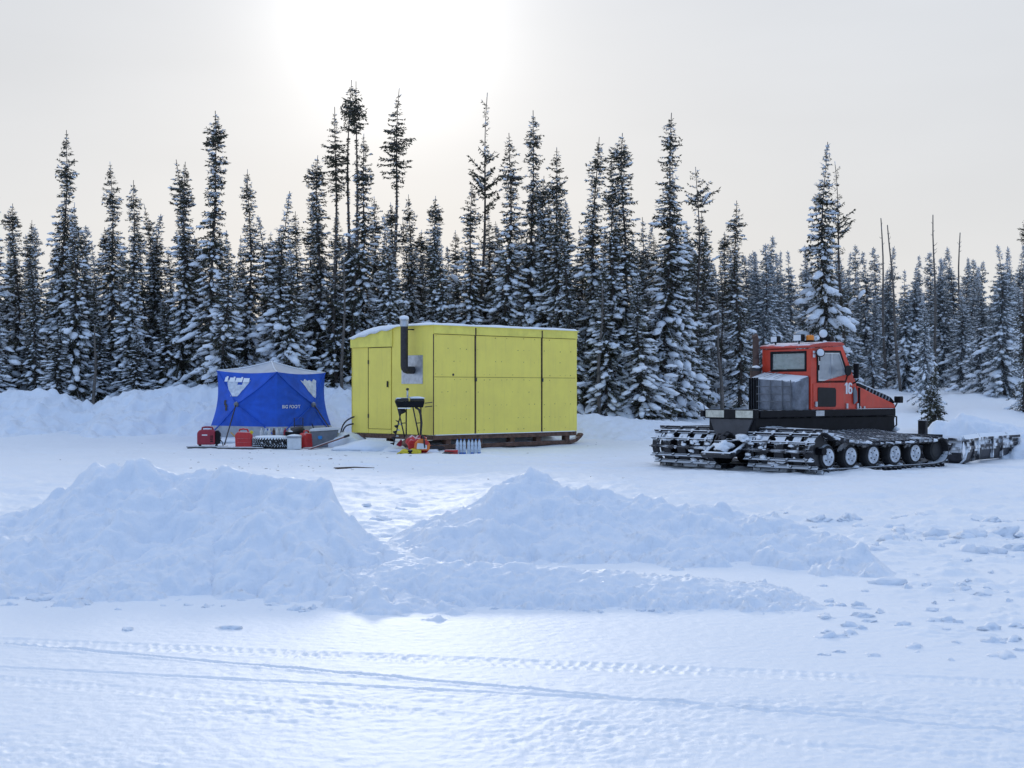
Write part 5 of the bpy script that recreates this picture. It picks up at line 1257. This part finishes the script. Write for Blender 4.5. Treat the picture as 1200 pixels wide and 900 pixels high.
# road wheels
tyre_me = MB().lathe([(.14, -.085), (.205, -.08), (.226, -.05), (.226, .05), (.205, .08), (.14, .085)], 28, axis='y').mesh('tyre', 35); tyre_me.materials.append(M_RUB)
rm = MB().lathe([(.152, -.06), (.152, -.098), (.138, -.096), (.05, -.092), (.04, -.11), (.01, -.115)], 24, axis='y')
rim_me = rm.mesh('rim', 35); rim_me.materials.append(mat('pale_snowy_rim', (.74, .77, .81), .7, .0, var=.15, vscale=9, col2=(.42, .44, .48)))
bolt_me = MB().cyl((0, -.104, 0), (0, -.090, 0), .012, seg=8).mesh('wheel_nut'); bolt_me.materials.append(M_PIPE)
wxs = (-1.62, -.98, -.32, .34, .98)
for sg in (-1, 1):
    for x_ in wxs:
        for yo in (1.70, .62):
            w = bpy.data.objects.new('wheel', tyre_me); COL.objects.link(w); w.parent = CA; w.location = (x_, sg * yo, .262); w.rotation_euler = (0, 0, 0 if sg < 0 else math.pi)
            r_ = bpy.data.objects.new('rim', rim_me); COL.objects.link(r_); r_.parent = w
            if yo > 1 and sg < 0:
                for k in range(5):
                    o = bpy.data.objects.new('wheel_nut', bolt_me); COL.objects.link(o); o.parent = w; o.location = (.085 * math.cos(k * 1.257), 0, .085 * math.sin(k * 1.257))
    for yo in (1.70, 1.16, .62):
        w = obj('idler_wheel', MB().lathe([(.04, -.08), (.19, -.08), (.205, -.04), (.205, .04), (.19, .08), (.04, .08)], 28, (1.66, sg * yo, .30), 'y'), M_RUB, CA, smooth=35)
        obj('rim', MB().lathe([(.13, -.085), (.11, -.075), (.02, -.09)], 20, (1.66, sg * yo, .30), 'y'), M_BLACKS, w, smooth=35)
        sp_ = obj('sprocket', MB().lathe([(.05, -.05), (.27, -.05), (.27, .05), (.05, .05)], 24, (-1.87, sg * yo, .375), 'y'), M_BLACKS, CA, smooth=35)
        for k in range(12):
            a = k * math.pi / 6; obj('tooth', MB().box((-1.87 + .285 * math.cos(a), sg * yo, .375 + .285 * math.sin(a)), (.05, .08, .06), (0, -a, 0)), M_BLACKS, sp_)
    obj('axle_beam', MB().span((-1.75, sg * .9 - .05, .24), (1.7, sg * .9 + .05, .34)), M_BLACK, CA)
obj('drive_axle', MB().cyl((-1.87, -1.9, .375), (-1.87, 1.9, .375), .07), M_BLACK, CA)
for x_ in wxs: obj('axle', MB().cyl((x_, -1.66, .25), (x_, 1.66, .25), .035, seg=10), M_BLACK, CA)
# nose hoses and blade mount
fm = obj('blade_mount', MB().span((2.08, -.42, .58), (2.22, .42, .90)).tube([(2.15, -.35, .65), (2.62, -.48, .40)], .06, 8).tube([(2.15, .35, .65), (2.62, .48, .40)], .06, 8), M_BLACKS, CA, bevel=.01)
for k in range(4): obj('hydraulic_hose', MB().tube([(2.08, -.5 + .1 * k, .95), (2.24 + .03 * k, -.5 + .08 * k, .90), (2.30, -.46 + .1 * k, .74), (2.2, -.4, .64)], .018, 6), M_PIPE, fm, True)
obj('mount_snow', MB().blob((2.28, -.45, .66), (.06, .09, .05), 71, .45), M_TSNOW, fm, True)
obj('stop_post', MB().span((2.52, -.98, .36), (2.60, -.80, .84)), M_BLACKS, fm, bevel=.01)
# plough blade: curved main blade across the nose and a wing swung forward on the near side
M_BLADE = mat('blade_steel_snowy', (.05, .05, .06), .6, .1, var=.3, vscale=4, dust=1.0, dust_lo=-.05, dscale=3.4)
def blade_mesh(l, h=.62):
    prof = [(.10, 0), (.02, .08), (-.02, .22), (.0, .40), (.06, .54), (.10, h)]
    mb = MB(); n = len(prof); vs = []
    for y in (0, l):
        for x, z in prof: vs.append((x, y, z))
        for x, z in reversed(prof): vs.append((x - .05, y, z))
    m_ = 2 * n
    fs = [tuple(range(m_ - 1, -1, -1)), tuple(range(m_, 2 * m_))] + [(i, (i + 1) % m_, (i + 1) % m_ + m_, i + m_) for i in range(m_)]
    mb.add(vs, fs)
    for i in range(1, int(l / .55) + 1): mb.box((-.07, i * l / (int(l / .55) + 1), .25), (.06, .04, .42))
    mb.box((-.045, l / 2, h - .02), (.10, l, .05)); mb.box((-.06, l / 2, .30), (.07, l, .06))
    return mb
bl = obj('plough_blade', blade_mesh(3.3, .50), M_BLADE, CA); bl.location = (2.62, -1.75, .0)
def flip_x(mb): mb.v = [(-x, y, z) for x, y, z in mb.v]; return mb
def wing(x, y, l, rz):
    o = obj('blade_wing', flip_x(blade_mesh(l, .47)), M_BLADE, bl); o.location = (x - 2.62, y + 1.75, .01); o.rotation_euler = (0, 0, rz); return o
w1 = wing(2.58, -1.80, 1.6, R(-68)); w2 = wing(2.58 + 1.62 * math.sin(R(68)), -1.80 + 1.62 * math.cos(R(68)), 2.0, R(-80))

# twigs, bark and grime trodden into the yard: too small and too many to count
rl = random.Random(31); mb = MB(); pts = []
for k in range(190):
    if k < 120: px, py = rl.gauss(345, 80), rl.uniform(524, 552)
    else: px, py = rl.uniform(20, 800), rl.uniform(512, 580)
    Yq = EYE * FPX / (py - HOR); pts.append(((px - 600) / FPX * Yq, Yq))
pa = np.array(pts); pz = ground_z(pa[:, 0], pa[:, 1])
for (X, Yq), z_ in zip(pts, pz):
    q_ = rl.uniform(.003, .010)
    mb.box((X, Yq, float(z_) + q_ * .3), (q_ * rl.uniform(1, 7), q_, q_ * .7), (0, 0, rl.uniform(-.6, .6)))
o = obj('twig_litter', mb, mat('bark_crumbs', (.09, .06, .045), .9, var=.3), None); tag(o, 'dark twigs and bark crumbs trodden into the yard snow', 'litter', kind='stuff')
